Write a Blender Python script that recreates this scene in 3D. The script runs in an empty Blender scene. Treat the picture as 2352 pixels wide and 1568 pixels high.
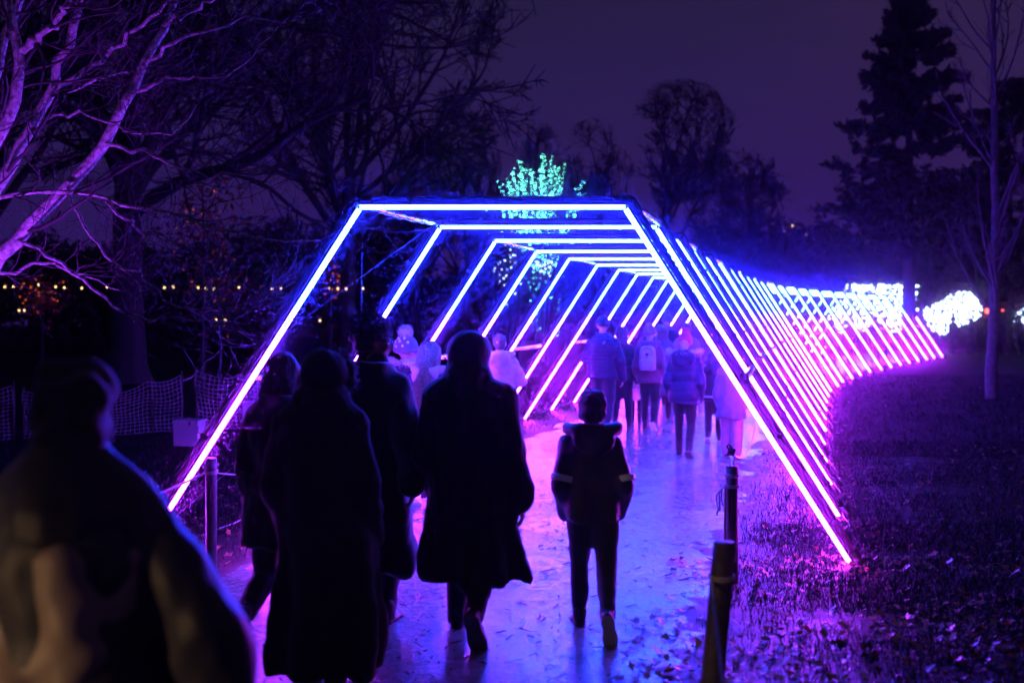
import bpy, math, random
import numpy as np
from mathutils import Vector, Matrix

# ------------------------------------------------------------------ scene, camera, world, light
SC = bpy.context.scene
COL = SC.collection
PI = math.pi
FPX, CX, HY, CH = 2613.0, 1176.0, 725.0, 1.77        # 40 mm lens, eye height 1.77 m


def W(x, y, Y):
    """a point of the place, Y metres ahead of the camera, from its bearing"""
    return Vector(((x - CX) * Y / FPX, Y, CH - (y - HY) * Y / FPX))


cam_d = bpy.data.cameras.new('camera')
cam_d.lens = 40
cam_d.sensor_width = 36
cam_d.shift_y = -59 / 2352
cam_d.clip_start = 0.05
cam_d.clip_end = 2000
cam_d.dof.use_dof = True
cam_d.dof.focus_distance = 9.5
cam_d.dof.aperture_fstop = 1.5
cam = bpy.data.objects.new('camera', cam_d)
COL.objects.link(cam)
cam.location = (0, 0, CH)
cam.rotation_euler = (PI / 2, 0, 0)
SC.camera = cam

SC.view_settings.view_transform = 'Standard'
SC.view_settings.look = 'None'
SC.view_settings.exposure = 0
SC.view_settings.gamma = 1
cy = SC.cycles
cy.use_denoising = True
cy.denoiser = 'OPENIMAGEDENOISE'
cy.max_bounces = 5
cy.diffuse_bounces = 2
cy.glossy_bounces = 3
cy.transmission_bounces = 3
cy.volume_bounces = 0
cy.transparent_max_bounces = 6
cy.caustics_reflective = False
cy.caustics_refractive = False
cy.sample_clamp_indirect = 6
cy.use_light_tree = True
cy.use_adaptive_sampling = True
cy.adaptive_threshold = 0.05
cy.adaptive_min_samples = 20

HAZE_DENSITY = 0.0037
LED_GAIN = 1.0

wd = bpy.data.worlds.new('World')
SC.world = wd
wd.use_nodes = True
nt = wd.node_tree
for n in list(nt.nodes):
    nt.nodes.remove(n)
o_ = nt.nodes.new('ShaderNodeOutputWorld')
bg = nt.nodes.new('ShaderNodeBackground')
tc = nt.nodes.new('ShaderNodeTexCoord')
sep = nt.nodes.new('ShaderNodeSeparateXYZ')
rmp = nt.nodes.new('ShaderNodeValToRGB')
nt.links.new(tc.outputs['Generated'], sep.inputs[0])
nt.links.new(sep.outputs['Z'], rmp.inputs[0])
e = rmp.color_ramp.elements
e[0].position = 0.0
e[0].color = (0.055, 0.022, 0.25, 1)
e[1].position = 0.55
e[1].color = (0.011, 0.0125, 0.032, 1)
q = e.new(0.12)
q.color = (0.042, 0.023, 0.175, 1)
q = e.new(0.30)
q.color = (0.018, 0.0195, 0.064, 1)
cl = nt.nodes.new('ShaderNodeTexNoise')
cl.inputs['Scale'].default_value = 2.2
cl.inputs['Detail'].default_value = 4
nt.links.new(tc.outputs['Generated'], cl.inputs['Vector'])
# the town's warm glow on the cloud, stronger towards the right
mr = nt.nodes.new('ShaderNodeMapRange')
mr.inputs['From Min'].default_value = -0.5
mr.inputs['From Max'].default_value = 0.9
mr.inputs['To Min'].default_value = 0.0
mr.inputs['To Max'].default_value = 0.85
nt.links.new(sep.outputs['X'], mr.inputs['Value'])
mu = nt.nodes.new('ShaderNodeMath')
mu.operation = 'MULTIPLY'
nt.links.new(mr.outputs[0], mu.inputs[0])
nt.links.new(cl.outputs['Fac'], mu.inputs[1])
mx = nt.nodes.new('ShaderNodeMix')
mx.data_type = 'RGBA'
mx.inputs[7].default_value = (0.090, 0.042, 0.13, 1)
nt.links.new(mu.outputs[0], mx.inputs[0])
nt.links.new(rmp.outputs[0], mx.inputs[6])
nt.links.new(mx.outputs[2], bg.inputs['Color'])
bg.inputs['Strength'].default_value = 0.62
nt.links.new(bg.outputs[0], o_.inputs[0])

# the flood lamp under the pale tree and the warm path lamp behind the camera are made with their fixtures below

rng = np.random.default_rng(7)
random.seed(7)


# ------------------------------------------------------------------ materials
def mat(name, col, rough=0.7, metal=0.0, var=0.25, scale=12.0, bump=0.0, bscale=60.0, sheen=0.0, spec=0.5, coat=0.0,
        col2=None, emit=None, emit_s=0.0, sub=0.0):
    m = bpy.data.materials.new(name)
    m.use_nodes = True
    t = m.node_tree
    b = t.nodes['Principled BSDF']
    b.inputs['Roughness'].default_value = rough
    b.inputs['Metallic'].default_value = metal
    b.inputs['Specular IOR Level'].default_value = spec
    b.inputs['Sheen Weight'].default_value = sheen
    b.inputs['Coat Weight'].default_value = coat
    c = t.nodes.new('ShaderNodeTexCoord')
    if var or col2:
        n = t.nodes.new('ShaderNodeTexNoise')
        n.inputs['Scale'].default_value = scale
        n.inputs['Detail'].default_value = 5
        t.links.new(c.outputs['Object'], n.inputs['Vector'])
        r = t.nodes.new('ShaderNodeValToRGB')
        c2 = col2 or tuple(min(1, x * (1 + var)) for x in col)
        c1 = tuple(x * (1 - var) for x in col) if not col2 else col
        r.color_ramp.elements[0].position = 0.35
        r.color_ramp.elements[0].color = (*c1, 1)
        r.color_ramp.elements[1].position = 0.65
        r.color_ramp.elements[1].color = (*c2, 1)
        t.links.new(n.outputs['Fac'], r.inputs[0])
        t.links.new(r.outputs[0], b.inputs['Base Color'])
    else:
        b.inputs['Base Color'].default_value = (*col, 1)
    if bump:
        n2 = t.nodes.new('ShaderNodeTexNoise')
        n2.inputs['Scale'].default_value = bscale
        n2.inputs['Detail'].default_value = 4
        t.links.new(c.outputs['Object'], n2.inputs['Vector'])
        bp = t.nodes.new('ShaderNodeBump')
        bp.inputs['Strength'].default_value = bump
        bp.inputs['Distance'].default_value = 0.01
        t.links.new(n2.outputs['Fac'], bp.inputs['Height'])
        t.links.new(bp.outputs[0], b.inputs['Normal'])
    if emit:
        b.inputs['Emission Color'].default_value = (*emit, 1)
        b.inputs['Emission Strength'].default_value = emit_s
        m.cycles.emission_sampling = 'NONE'
    return m


def led_mat():
    m = bpy.data.materials.new('led_neon')
    m.use_nodes = True
    t = m.node_tree
    for n in list(t.nodes):
        t.nodes.remove(n)
    o = t.nodes.new('ShaderNodeOutputMaterial')
    em = t.nodes.new('ShaderNodeEmission')
    c = t.nodes.new('ShaderNodeTexCoord')
    s = t.nodes.new('ShaderNodeSeparateXYZ')
    d = t.nodes.new('ShaderNodeMath')
    d.operation = 'DIVIDE'
    d.inputs[1].default_value = 2.6
    r = t.nodes.new('ShaderNodeValToRGB')
    t.links.new(c.outputs['Object'], s.inputs[0])
    t.links.new(s.outputs['Z'], d.inputs[0])
    t.links.new(d.outputs[0], r.inputs[0])
    el = r.color_ramp.elements
    el[0].position = 0.0
    el[0].color = (0.66, 0.026, 1.0, 1)
    el[1].position = 1.0
    el[1].color = (0.012, 0.036, 1.0, 1)
    for p, k in ((0.10, (0.42, 0.026, 1.0, 1)), (0.38, (0.32, 0.026, 1.0, 1)), (0.57, (0.15, 0.026, 1.0, 1)), (0.71, (0.010, 0.034, 1.0, 1))):
        z = el.new(p)
        z.color = k
    t.links.new(r.outputs[0], em.inputs['Color'])
    em.inputs['Strength'].default_value = 300.0 * LED_GAIN
    t.links.new(em.outputs[0], o.inputs[0])
    return m


def glow(name, col, s):
    m = bpy.data.materials.new(name)
    m.use_nodes = True
    t = m.node_tree
    for n in list(t.nodes):
        t.nodes.remove(n)
    o = t.nodes.new('ShaderNodeOutputMaterial')
    em = t.nodes.new('ShaderNodeEmission')
    em.inputs['Color'].default_value = (*col, 1)
    em.inputs['Strength'].default_value = s
    t.links.new(em.outputs[0], o.inputs[0])
    m.cycles.emission_sampling = 'NONE'
    return m


def path_mat():
    m = bpy.data.materials.new('wet_tarmac')
    m.use_nodes = True
    t = m.node_tree
    b = t.nodes['Principled BSDF']
    c = t.nodes.new('ShaderNodeTexCoord')

    def noise(s, det=5, ro=0.55):
        n = t.nodes.new('ShaderNodeTexNoise')
        n.inputs['Scale'].default_value = s
        n.inputs['Detail'].default_value = det
        n.inputs['Roughness'].default_value = ro
        t.links.new(c.outputs['Object'], n.inputs['Vector'])
        return n

    def ramp(src, a, b_, ca, cb):
        r = t.nodes.new('ShaderNodeValToRGB')
        r.color_ramp.elements[0].position = a
        r.color_ramp.elements[0].color = ca
        r.color_ramp.elements[1].position = b_
        r.color_ramp.elements[1].color = cb
        t.links.new(src, r.inputs[0])
        return r
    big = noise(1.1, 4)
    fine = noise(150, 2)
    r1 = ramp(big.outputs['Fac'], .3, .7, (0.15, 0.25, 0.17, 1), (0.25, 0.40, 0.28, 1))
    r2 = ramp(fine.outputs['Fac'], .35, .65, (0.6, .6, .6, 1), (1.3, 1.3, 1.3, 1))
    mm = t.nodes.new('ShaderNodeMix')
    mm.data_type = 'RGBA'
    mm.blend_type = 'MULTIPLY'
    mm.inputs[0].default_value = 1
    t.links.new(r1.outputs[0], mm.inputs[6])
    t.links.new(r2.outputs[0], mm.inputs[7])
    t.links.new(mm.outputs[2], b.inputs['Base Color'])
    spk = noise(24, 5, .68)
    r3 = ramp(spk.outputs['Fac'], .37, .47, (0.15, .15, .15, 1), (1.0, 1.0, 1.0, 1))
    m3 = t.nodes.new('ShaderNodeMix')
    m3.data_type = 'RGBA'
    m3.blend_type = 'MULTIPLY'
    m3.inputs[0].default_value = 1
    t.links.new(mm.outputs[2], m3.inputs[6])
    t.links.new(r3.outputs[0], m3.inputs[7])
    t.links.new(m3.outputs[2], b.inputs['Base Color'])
    pud = noise(0.9, 5, .6)
    rr = ramp(pud.outputs['Fac'], .42, .58, (0.08, .08, .08, 1), (0.24, .24, .24, 1))
    r4 = ramp(spk.outputs['Fac'], .37, .50, (0.38, .38, .38, 1), (0.0, 0.0, 0.0, 1))
    ad = t.nodes.new('ShaderNodeMix')
    ad.data_type = 'RGBA'
    ad.blend_type = 'ADD'
    ad.inputs[0].default_value = 1
    t.links.new(rr.outputs[0], ad.inputs[6])
    t.links.new(r4.outputs[0], ad.inputs[7])
    t.links.new(ad.outputs[2], b.inputs['Roughness'])
    b.inputs['Specular IOR Level'].default_value = 0.9
    b1 = t.nodes.new('ShaderNodeBump')
    b1.inputs['Strength'].default_value = 0.28
    b1.inputs['Distance'].default_value = 0.004
    t.links.new(fine.outputs['Fac'], b1.inputs['Height'])
    mid = noise(9, 5)
    b2 = t.nodes.new('ShaderNodeBump')
    b2.inputs['Strength'].default_value = 0.16
    b2.inputs['Distance'].default_value = 0.012
    t.links.new(mid.outputs['Fac'], b2.inputs['Height'])
    t.links.new(b1.outputs[0], b2.inputs['Normal'])
    t.links.new(b2.outputs[0], b.inputs['Normal'])
    return m


M = {}
M['led'] = led_mat()
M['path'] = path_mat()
M['lawn'] = mat('lawn_soil', (0.004, 0.007, 0.006), .9, col2=(0.008, 0.013, 0.011), scale=3, bump=.6, bscale=30, spec=.08)
M['mud'] = mat('wet_mud', (0.012, 0.009, 0.007), .5, col2=(0.032, 0.024, 0.018), scale=7, bump=.9, bscale=70, spec=.25)
M['grass'] = mat('grass_blades', (0.006, 0.020, 0.014), .6, col2=(0.014, 0.031, 0.022), scale=1.5, spec=.22)
M['leaf'] = mat('dead_leaf', (0.22, 0.10, 0.045), .38, col2=(0.36, 0.24, 0.13), scale=2.3, spec=.6)
M['redleaf'] = mat('red_dead_leaf', (0.42, 0.07, 0.03), .42, col2=(0.5, 0.16, 0.05), scale=2.3, spec=.5)
M['twig'] = mat('dark_twig', (0.03, 0.022, 0.016), .6)
M['pole'] = mat('dark_pole', (0.07, 0.07, 0.08), .32, metal=.75, var=.15)
M['rail'] = mat('alloy_rail', (0.55, 0.55, 0.58), .3, metal=1.0, var=.1)
M['foil'] = mat('crumpled_wrap', (0.75, 0.75, 0.78), .22, metal=.9, var=.1, bump=1.0, bscale=45)
M['wire'] = mat('steel_wire', (0.25, 0.25, 0.26), .4, metal=1, var=0)
M['cable'] = mat('pale_cable', (0.45, 0.45, 0.47), .5, var=0)
M['blackcable'] = mat('black_cable', (0.02, 0.02, 0.02), .5, var=0)
M['wood'] = mat('weathered_post', (0.055, 0.045, 0.036), .6, var=.4, scale=20, bump=.5, bscale=70)
M['rope'] = mat('rope_fibre', (0.42, 0.38, 0.32), .8, var=.2, scale=40)
M['net'] = mat('barrier_net', (0.20, 0.19, 0.20), .5, var=0.1)
M['white'] = mat('white_panel', (0.32, 0.32, 0.34), .5, var=.08, scale=5)
M['palebark'] = mat('pale_bark', (0.22, 0.20, 0.19), .7, col2=(0.72, 0.68, 0.66), scale=26, bump=1.0, bscale=60)
M['bark'] = mat('dark_bark', (0.022, 0.021, 0.02), .85, col2=(0.05, 0.047, 0.043), scale=6, bump=.8, bscale=18)
M['midbark'] = mat('mid_bark', (0.10, 0.095, 0.09), .8, col2=(0.18, 0.17, 0.165), scale=8, bump=.8, bscale=25)
M['twigs'] = mat('twig_bark', (0.030, 0.029, 0.028), .85, var=.2)
M['needle'] = mat('needles', (0.018, 0.034, 0.016), .7, col2=(0.035, 0.055, 0.025), scale=1.2)
M['evergreen'] = mat('evergreen_leaf', (0.022, 0.040, 0.018), .6, col2=(0.045, 0.07, 0.03), scale=1.5)
M['rust'] = mat('rust_leaf', (0.30, 0.06, 0.02), .7, col2=(0.38, 0.12, 0.03), scale=2)
M['bulb_warm'] = glow('warm_bulb', (1.0, 0.60, 0.24), 4.5)
M['glow_orange'] = glow('orange_glow', (1.0, 0.16, 0.03), .9)
M['bulb_teal'] = glow('teal_bulb', (0.10, 0.62, 0.46), 24)
M['violettwig'] = mat('pale_twig', (0.055, 0.046, 0.05), .7, var=.2)
M['bulb_white'] = glow('cold_white_bulb', (0.42, 0.60, 1.0), 9)
M['bulb_red'] = glow('red_bulb', (1.0, 0.07, 0.03), 9)
M['skin'] = mat('skin', (0.50, 0.30, 0.22), .5, var=.1, scale=20)
M['browskin'] = mat('brown_skin', (0.28, 0.15, 0.10), .5, var=.1, scale=20)


def cloth(key, col, rough=.75, sheen=.35, bump=.25, bs=220, var=.15):
    M[key] = mat('cloth_' + key, col, rough, var=var, scale=9, bump=bump, bscale=bs, sheen=sheen, spec=.35)


cloth('black', (0.012, 0.012, 0.015))
cloth('blackwool', (0.014, 0.013, 0.016), .9, .6)
cloth('charcoal', (0.028, 0.028, 0.034))
cloth('nylon', (0.030, 0.030, 0.042), .42, .1)
cloth('navy', (0.007, 0.008, 0.022))
cloth('bluepuff', (0.006, 0.007, 0.034), .45, .1)
cloth('purplepuff', (0.011, 0.010, 0.048), .45, .1)
cloth('violet', (0.14, 0.11, 0.22), .6)
cloth('whitepuff', (0.30, 0.29, 0.32), .5, .1)
cloth('cream', (0.27, 0.22, 0.21), .8)
cloth('pink', (0.14, 0.045, 0.08), .8)
cloth('hotpink', (0.55, 0.03, 0.08), .8)
cloth('red', (0.62, 0.03, 0.06), .7)
cloth('grey', (0.07, 0.07, 0.09), .8)
cloth('teal', (0.06, 0.12, 0.15), .85)
cloth('denim', (0.014, 0.02, 0.055), .8)
cloth('palepink', (0.34, 0.22, 0.26), .8)
cloth('lilac', (0.13, 0.12, 0.18), .85)
cloth('brown', (0.26, 0.20, 0.16), .34, .05, var=.1)
cloth('reflect', (0.80, 0.82, 0.92), .35, .1)
M['sequin'] = mat('sequins', (0.75, 0.45, 0.55), .25, metal=.8, var=.3, scale=60, bump=1.0, bscale=140)
M['hair_dark'] = mat('dark_hair', (0.018, 0.013, 0.011), .62, var=.3, scale=60, bump=.8, bscale=160, sheen=.4)
M['hair_brown'] = mat('brown_hair', (0.05, 0.03, 0.02), .6, var=.3, scale=60, bump=.8, bscale=160)
M['hair_blonde'] = mat('blonde_hair', (0.035, 0.025, 0.016), .35, col2=(0.22, 0.165, 0.105), scale=70, bump=.5, bscale=120)
M['fur'] = mat('pale_fur', (0.5, 0.46, 0.45), .8, var=.25, scale=50, sheen=.5)
M['darkfur'] = mat('dark_fur', (0.07, 0.06, 0.06), .8, var=.25, scale=50, sheen=.5)
M['shoe'] = mat('black_shoe', (0.02, 0.02, 0.022), .45, var=.1)
M['sole'] = mat('rubber_sole', (0.16, 0.15, 0.16), .6, var=.1)
M['whiteshoe'] = mat('white_shoe', (0.72, 0.70, 0.70), .5, var=.08)
M['glass'] = mat('dark_frame', (0.01, 0.01, 0.01), .2, var=0)
M['lamp_metal'] = mat('lamp_housing', (0.03, 0.03, 0.03), .4, metal=.6, var=0)


# ------------------------------------------------------------------ mesh helpers
def np_mesh(name, V, Fa):
    """mesh from (n,3) verts and (m,k) faces of one size"""
    V = np.asarray(V, dtype=np.float32).reshape(-1, 3)
    Fa = np.asarray(Fa, dtype=np.int32)
    me = bpy.data.meshes.new(name)
    m, k = Fa.shape
    me.vertices.add(len(V))
    me.vertices.foreach_set('co', V.ravel())
    me.loops.add(m * k)
    me.loops.foreach_set('vertex_index', Fa.ravel())
    me.polygons.add(m)
    me.polygons.foreach_set('loop_start', np.arange(0, m * k, k, dtype=np.int32))
    me.polygons.foreach_set('loop_total', np.full(m, k, dtype=np.int32))
    me.update(calc_edges=True)
    return me


def mk(name, me, material, parent=None, loc=None, smooth=True, label=None, cat=None, group=None, kind=None):
    if material is not None and not me.materials:
        me.materials.append(material)
    if smooth and len(me.polygons):
        me.polygons.foreach_set('use_smooth', np.ones(len(me.polygons), dtype=bool))
    o = bpy.data.objects.new(name, me)
    COL.objects.link(o)
    if parent:
        o.parent = parent
    if loc is not None:
        o.location = loc
    tag(o, label, cat, group, kind)
    return o


def tag(o, label=None, cat=None, group=None, kind=None):
    if label:
        o['label'] = label
    if cat:
        o['category'] = cat
    if group:
        o['group'] = group
    if kind:
        o['kind'] = kind
    return o


def empty(name, loc=(0, 0, 0), rz=0, label=None, cat=None, group=None):
    o = bpy.data.objects.new(name, None)
    COL.objects.link(o)
    o.location = loc
    o.rotation_euler = (0, 0, rz)
    o.empty_display_size = .1
    return tag(o, label, cat, group)


def vnoise(x, y, seed=0):
    xi = np.floor(x)
    yi = np.floor(y)
    fx = x - xi
    fy = y - yi
    fx = fx * fx * (3 - 2 * fx)
    fy = fy * fy * (3 - 2 * fy)

    def h(a, b):
        v = np.sin(a * 127.1 + b * 311.7 + seed * 74.7) * 43758.5453
        return v - np.floor(v)
    return (h(xi, yi) * (1 - fx) + h(xi + 1, yi) * fx) * (1 - fy) + (h(xi, yi + 1) * (1 - fx) + h(xi + 1, yi + 1) * fx) * fy


def fbm(x, y, seed=0, o=4):
    s = 0
    a = .5
    for i in range(o):
        s = s + a * vnoise(x * 2 ** i, y * 2 ** i, seed + i)
        a *= .5
    return s


def wob(p, scale, seed, n=7):
    """smooth 3-d wobble in about -1..1"""
    r = np.random.default_rng(seed)
    s = 0
    for i in range(n):
        k = r.normal(size=3)
        k = k / np.linalg.norm(k) * r.uniform(.6, 1.6) * scale
        s = s + np.sin(p @ k + r.uniform(0, 6.28))
    return s / math.sqrt(n)


def sweep(P, R, n=5):
    """tubes along B polylines of K points: P (B,K,3), R (B,K)"""
    P = np.asarray(P, float)
    R = np.asarray(R, float)
    B, K, _ = P.shape
    T = np.gradient(P, axis=1)
    T /= np.linalg.norm(T, axis=2, keepdims=True) + 1e-9
    avg = P[:, -1] - P[:, 0]
    avg /= np.linalg.norm(avg, axis=1, keepdims=True) + 1e-9
    ref = np.where(np.abs(avg[:, 2:3]) < .8, np.array([[0, 0, 1.]]), np.array([[1., 0, 0]]))[:, None, :]
    U = np.cross(T, ref)
    U /= np.linalg.norm(U, axis=2, keepdims=True) + 1e-9
    Vv = np.cross(T, U)
    a = np.arange(n) / n * 2 * PI
    V = P[:, :, None, :] + R[:, :, None, None] * (U[:, :, None, :] * np.cos(a)[None, None, :, None] + Vv[:, :, None, :] * np.sin(a)[None, None, :, None])
    b = np.arange(B)[:, None, None] * K * n
    k = np.arange(K - 1)[None, :, None] * n
    j = np.arange(n)[None, None, :]
    j2 = (j + 1) % n
    f = np.stack([b + k + j, b + k + j2, b + k + n + j2, b + k + n + j], axis=-1).reshape(-1, 4)
    return V.reshape(-1, 3), f


def cat_geo(parts):
    Vs, Fs, o = [], [], 0
    for V, f in parts:
        Vs.append(V)
        Fs.append(f + o)
        o += len(V)
    return np.concatenate(Vs), np.concatenate(Fs)


class Geo:
    def __init__(s):
        s.v = []
        s.f = []

    def add(s, vs, fs, mtx=None):
        o = len(s.v)
        for p in vs:
            p = Vector(p)
            s.v.append(tuple(mtx @ p if mtx else p))
        for f in fs:
            s.f.append(tuple(i + o for i in f))
        return s

    def box(s, c, d, mtx=None, rot=None):
        x, y, z = (k / 2 for k in d)
        vs = [Vector((a * x, b * y, k * z)) for a in (-1, 1) for b in (-1, 1) for k in (-1, 1)]
        if rot:
            vs = [rot @ p for p in vs]
        vs = [p + Vector(c) for p in vs]
        return s.add(vs, [(0, 1, 3, 2), (4, 6, 7, 5), (0, 4, 5, 1), (2, 3, 7, 6), (0, 2, 6, 4), (1, 5, 7, 3)], mtx)

    def rings(s, rs, mtx=None):
        n = len(rs[0])
        vs = [p for r in rs for p in r]
        fs = []
        for k in range(len(rs) - 1):
            for j in range(n):
                fs.append((k * n + j, k * n + (j + 1) % n, (k + 1) * n + (j + 1) % n, (k + 1) * n + j))
        fs.append(tuple(reversed(range(n))))
        fs.append(tuple((len(rs) - 1) * n + j for j in range(n)))
        return s.add(vs, fs, mtx)

    def tube(s, pts, r, n=8, mtx=None):
        pts = [Vector(p) for p in pts]
        rr = r if isinstance(r, (list, tuple)) else [r] * len(pts)
        rs = []
        d0 = (pts[-1] - pts[0])
        ref = Vector((0, 0, 1)) if d0.length < 1e-6 or abs(d0.normalized().z) < .8 else Vector((1, 0, 0))
        for i, p in enumerate(pts):
            t = (pts[min(i + 1, len(pts) - 1)] - pts[max(i - 1, 0)]).normalized()
            u = t.cross(ref)
            if u.length < 1e-4:
                u = t.cross(Vector((0, 1, 0)))
            u.normalize()
            w = t.cross(u)
            rs.append([p + (u * math.cos(a) + w * math.sin(a)) * rr[i] for a in (k * 2 * PI / n for k in range(n))])
        return s.rings(rs, mtx)

    def ell(s, c, r, n=12, m=8, rot=None, mtx=None):
        c = Vector(c)
        r = (r, r, r) if not isinstance(r, (tuple, list)) else r
        rs = []
        for i in range(1, m):
            th = PI * i / m
            ring = []
            for j in range(n):
                a = 2 * PI * j / n
                p = Vector((r[0] * math.sin(th) * math.cos(a), r[1] * math.sin(th) * math.sin(a), -r[2] * math.cos(th)))
                ring.append(c + (rot @ p if rot else p))
            rs.append(ring)
        return s.rings(rs, mtx)

    def cone(s, a, b, r0, r1, n=12, mtx=None):
        """capsule with a taper"""
        a, b = Vector(a), Vector(b)
        d = b - a
        L = d.length
        d.normalize()
        pts, rr = [], []
        for k in (-.98, -.7, -.35, 0):
            pts.append(a + d * (k * r0))
            rr.append(r0 * math.sqrt(max(.02, 1 - k * k)))
        pts.append(a + d * (L * .5))
        rr.append((r0 + r1) / 2)
        for k in (0, .35, .7, .98):
            pts.append(b + d * (k * r1))
            rr.append(r1 * math.sqrt(max(.02, 1 - k * k)))
        return s.tube(pts, rr, n, mtx)

    def loft(s, sl, n=28, mtx=None, pw=2.3):
        """slices (z, rx, ry, cx, cy)"""
        rs = []
        for z, rx, ry, cx, cy_ in sl:
            ring = []
            for j in range(n):
                a = 2 * PI * j / n
                ca, sa = math.cos(a), math.sin(a)
                ring.append((cx + rx * math.copysign(abs(ca) ** (2 / pw), ca), cy_ + ry * math.copysign(abs(sa) ** (2 / pw), sa), z))
            rs.append(ring)
        return s.rings(rs, mtx)

    def mesh(s, name='mesh'):
        me = bpy.data.meshes.new(name)
        me.from_pydata(s.v, [], s.f)
        me.update()
        return me

    def build(s, name, material, parent=None, smooth=True, **k):
        return mk(name, s.mesh(name), material, parent, smooth=smooth, **k)


TMP = bpy.data.scenes.new('workbench')


def fuse(geo, voxel, smooth=4, disp=None, name='mesh'):
    """melt the overlapping shapes into one skin"""
    ob = bpy.data.objects.new('tmp', geo.mesh())
    TMP.collection.objects.link(ob)
    r = ob.modifiers.new('r', 'REMESH')
    r.mode = 'VOXEL'
    r.voxel_size = voxel
    if smooth:
        sm = ob.modifiers.new('s', 'SMOOTH')
        sm.factor = .5
        sm.iterations = smooth
    with bpy.context.temp_override(scene=TMP, view_layer=TMP.view_layers[0]):
        dg = bpy.context.evaluated_depsgraph_get()
        me = bpy.data.meshes.new_from_object(ob.evaluated_get(dg))
    me.name = name
    old = ob.data
    bpy.data.objects.remove(ob)
    bpy.data.meshes.remove(old)
    if disp:
        n = len(me.vertices)
        co = np.empty(n * 3, np.float32)
        me.vertices.foreach_get('co', co)
        no = np.empty(n * 3, np.float32)
        me.vertex_normals.foreach_get('vector', no)
        co = co.reshape(-1, 3).astype(float)
        no = no.reshape(-1, 3).astype(float)
        co = co + no * disp(co, no)[:, None]
        me.vertices.foreach_set('co', co.astype(np.float32).ravel())
        me.update()
    return me




def join_meshes(ms, name):
    Vs, Fs, o = [], [], 0
    for me in ms:
        Vs += [tuple(v.co) for v in me.vertices]
        Fs += [tuple(i + o for i in p.vertices) for p in me.polygons]
        o = len(Vs)
        bpy.data.meshes.remove(me)
    me = bpy.data.meshes.new(name)
    me.from_pydata(Vs, [], Fs)
    me.update()
    return me

# ------------------------------------------------------------------ the line of the tunnel (right feet of the arches)
_cx = np.array([-30, -6, 0, 7.95, 13.8, 19.7, 26.1, 32.2, 38.6, 47.8, 60, 75], float)
_cv = np.array([-7.3, -1.2, 0.33, 2.345, 3.83, 5.45, 7.36, 9.75, 13.0, 18.1, 25.6, 35.5], float)


def _hermite(x):
    x = np.asarray(x, float)
    s = np.gradient(_cv, _cx)
    i = np.clip(np.searchsorted(_cx, x) - 1, 0, len(_cx) - 2)
    h = _cx[i + 1] - _cx[i]
    t = np.clip((x - _cx[i]) / h, 0, 1)
    return ((2 * t**3 - 3 * t**2 + 1) * _cv[i] + (t**3 - 2 * t**2 + t) * h * s[i] + (-2 * t**3 + 3 * t**2) * _cv[i + 1] + (t**3 - t**2) * h * s[i + 1])


def foot_x(Y):
    return _hermite(Y)


def slope(Y):
    return (foot_x(np.asarray(Y, float) + .05) - foot_x(np.asarray(Y, float) - .05)) / .1


def centre_x(Y):
    return foot_x(Y) - 2.62 * (1 + .06 * np.clip((np.asarray(Y, float) - 20) / 30, 0, 1))


def lateral(X, Y):
    """metres right of the path's middle"""
    return (X - centre_x(Y)) / np.sqrt(1 + slope(Y) ** 2)


# ------------------------------------------------------------------ ground, path, verges
gx, gy = np.meshgrid(np.linspace(-150, 150, 61), np.linspace(-60, 210, 55))
V = np.stack([gx.ravel(), gy.ravel(), np.zeros(gx.size)], 1)
ii = np.arange(gx.size).reshape(gx.shape)
Fq = np.stack([ii[:-1, :-1], ii[:-1, 1:], ii[1:, 1:], ii[1:, :-1]], -1).reshape(-1, 4)
mk('ground', np_mesh('ground', V, Fq), M['lawn'], kind='structure')

ys = np.linspace(-8, 62, 281)
us = np.linspace(-1.72, 1.72, 25)
YY, UU = np.meshgrid(ys, us, indexing='ij')
sl_ = slope(YY)
nrm = np.sqrt(1 + sl_ ** 2)
PXc = centre_x(YY) + UU / nrm
PYc = YY - UU * sl_ / nrm
PZ = 0.006 + 0.018 * (1 - (UU / 1.72) ** 2) + .004 * (fbm(PXc * 1.3, PYc * 1.3, 3) - .5)
V = np.stack([PXc.ravel(), PYc.ravel(), PZ.ravel()], 1)
ii = np.arange(YY.size).reshape(YY.shape)
Fq = np.stack([ii[:-1, :-1], ii[:-1, 1:], ii[1:, 1:], ii[1:, :-1]], -1).reshape(-1, 4)
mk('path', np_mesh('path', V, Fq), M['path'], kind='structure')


def verge_h(D, X, Y):
    """height of the trodden mud beside the path, D metres outside the path's edge"""
    base = -.012 + .045 * np.clip((D + .55) / 1.1, 0, 1)
    n1 = fbm(X * 2.2, Y * 2.2, 11, 3) - .5
    n2 = fbm(X * 9, Y * 9, 17, 3) - .5
    return base + .034 * n1 + .026 * n2


def verge(name, side, d0, d1, y0, y1, step):
    ys = np.arange(y0, y1, step)
    ds = np.arange(d0, d1, step)
    YY, DD = np.meshgrid(ys, ds, indexing='ij')
    U = side * (1.55 + DD)
    s = slope(YY)
    n = np.sqrt(1 + s * s)
    X = centre_x(YY) + U / n
    Yc = YY - U * s / n
    Z = verge_h(DD, X, Yc)
    fade = np.clip((d1 - DD) / .5, 0, 1)
    Z = Z * fade - .01 * (1 - fade)
    V = np.stack([X.ravel(), Yc.ravel(), Z.ravel()], 1)
    ii = np.arange(YY.size).reshape(YY.shape)
    a, b, c, d = ii[:-1, :-1], ii[:-1, 1:], ii[1:, 1:], ii[1:, :-1]
    Fq = np.stack([a, b, c, d] if side > 0 else [d, c, b, a], -1).reshape(-1, 4)
    mk(name, np_mesh(name, V, Fq), M['mud'], kind='structure')


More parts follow.
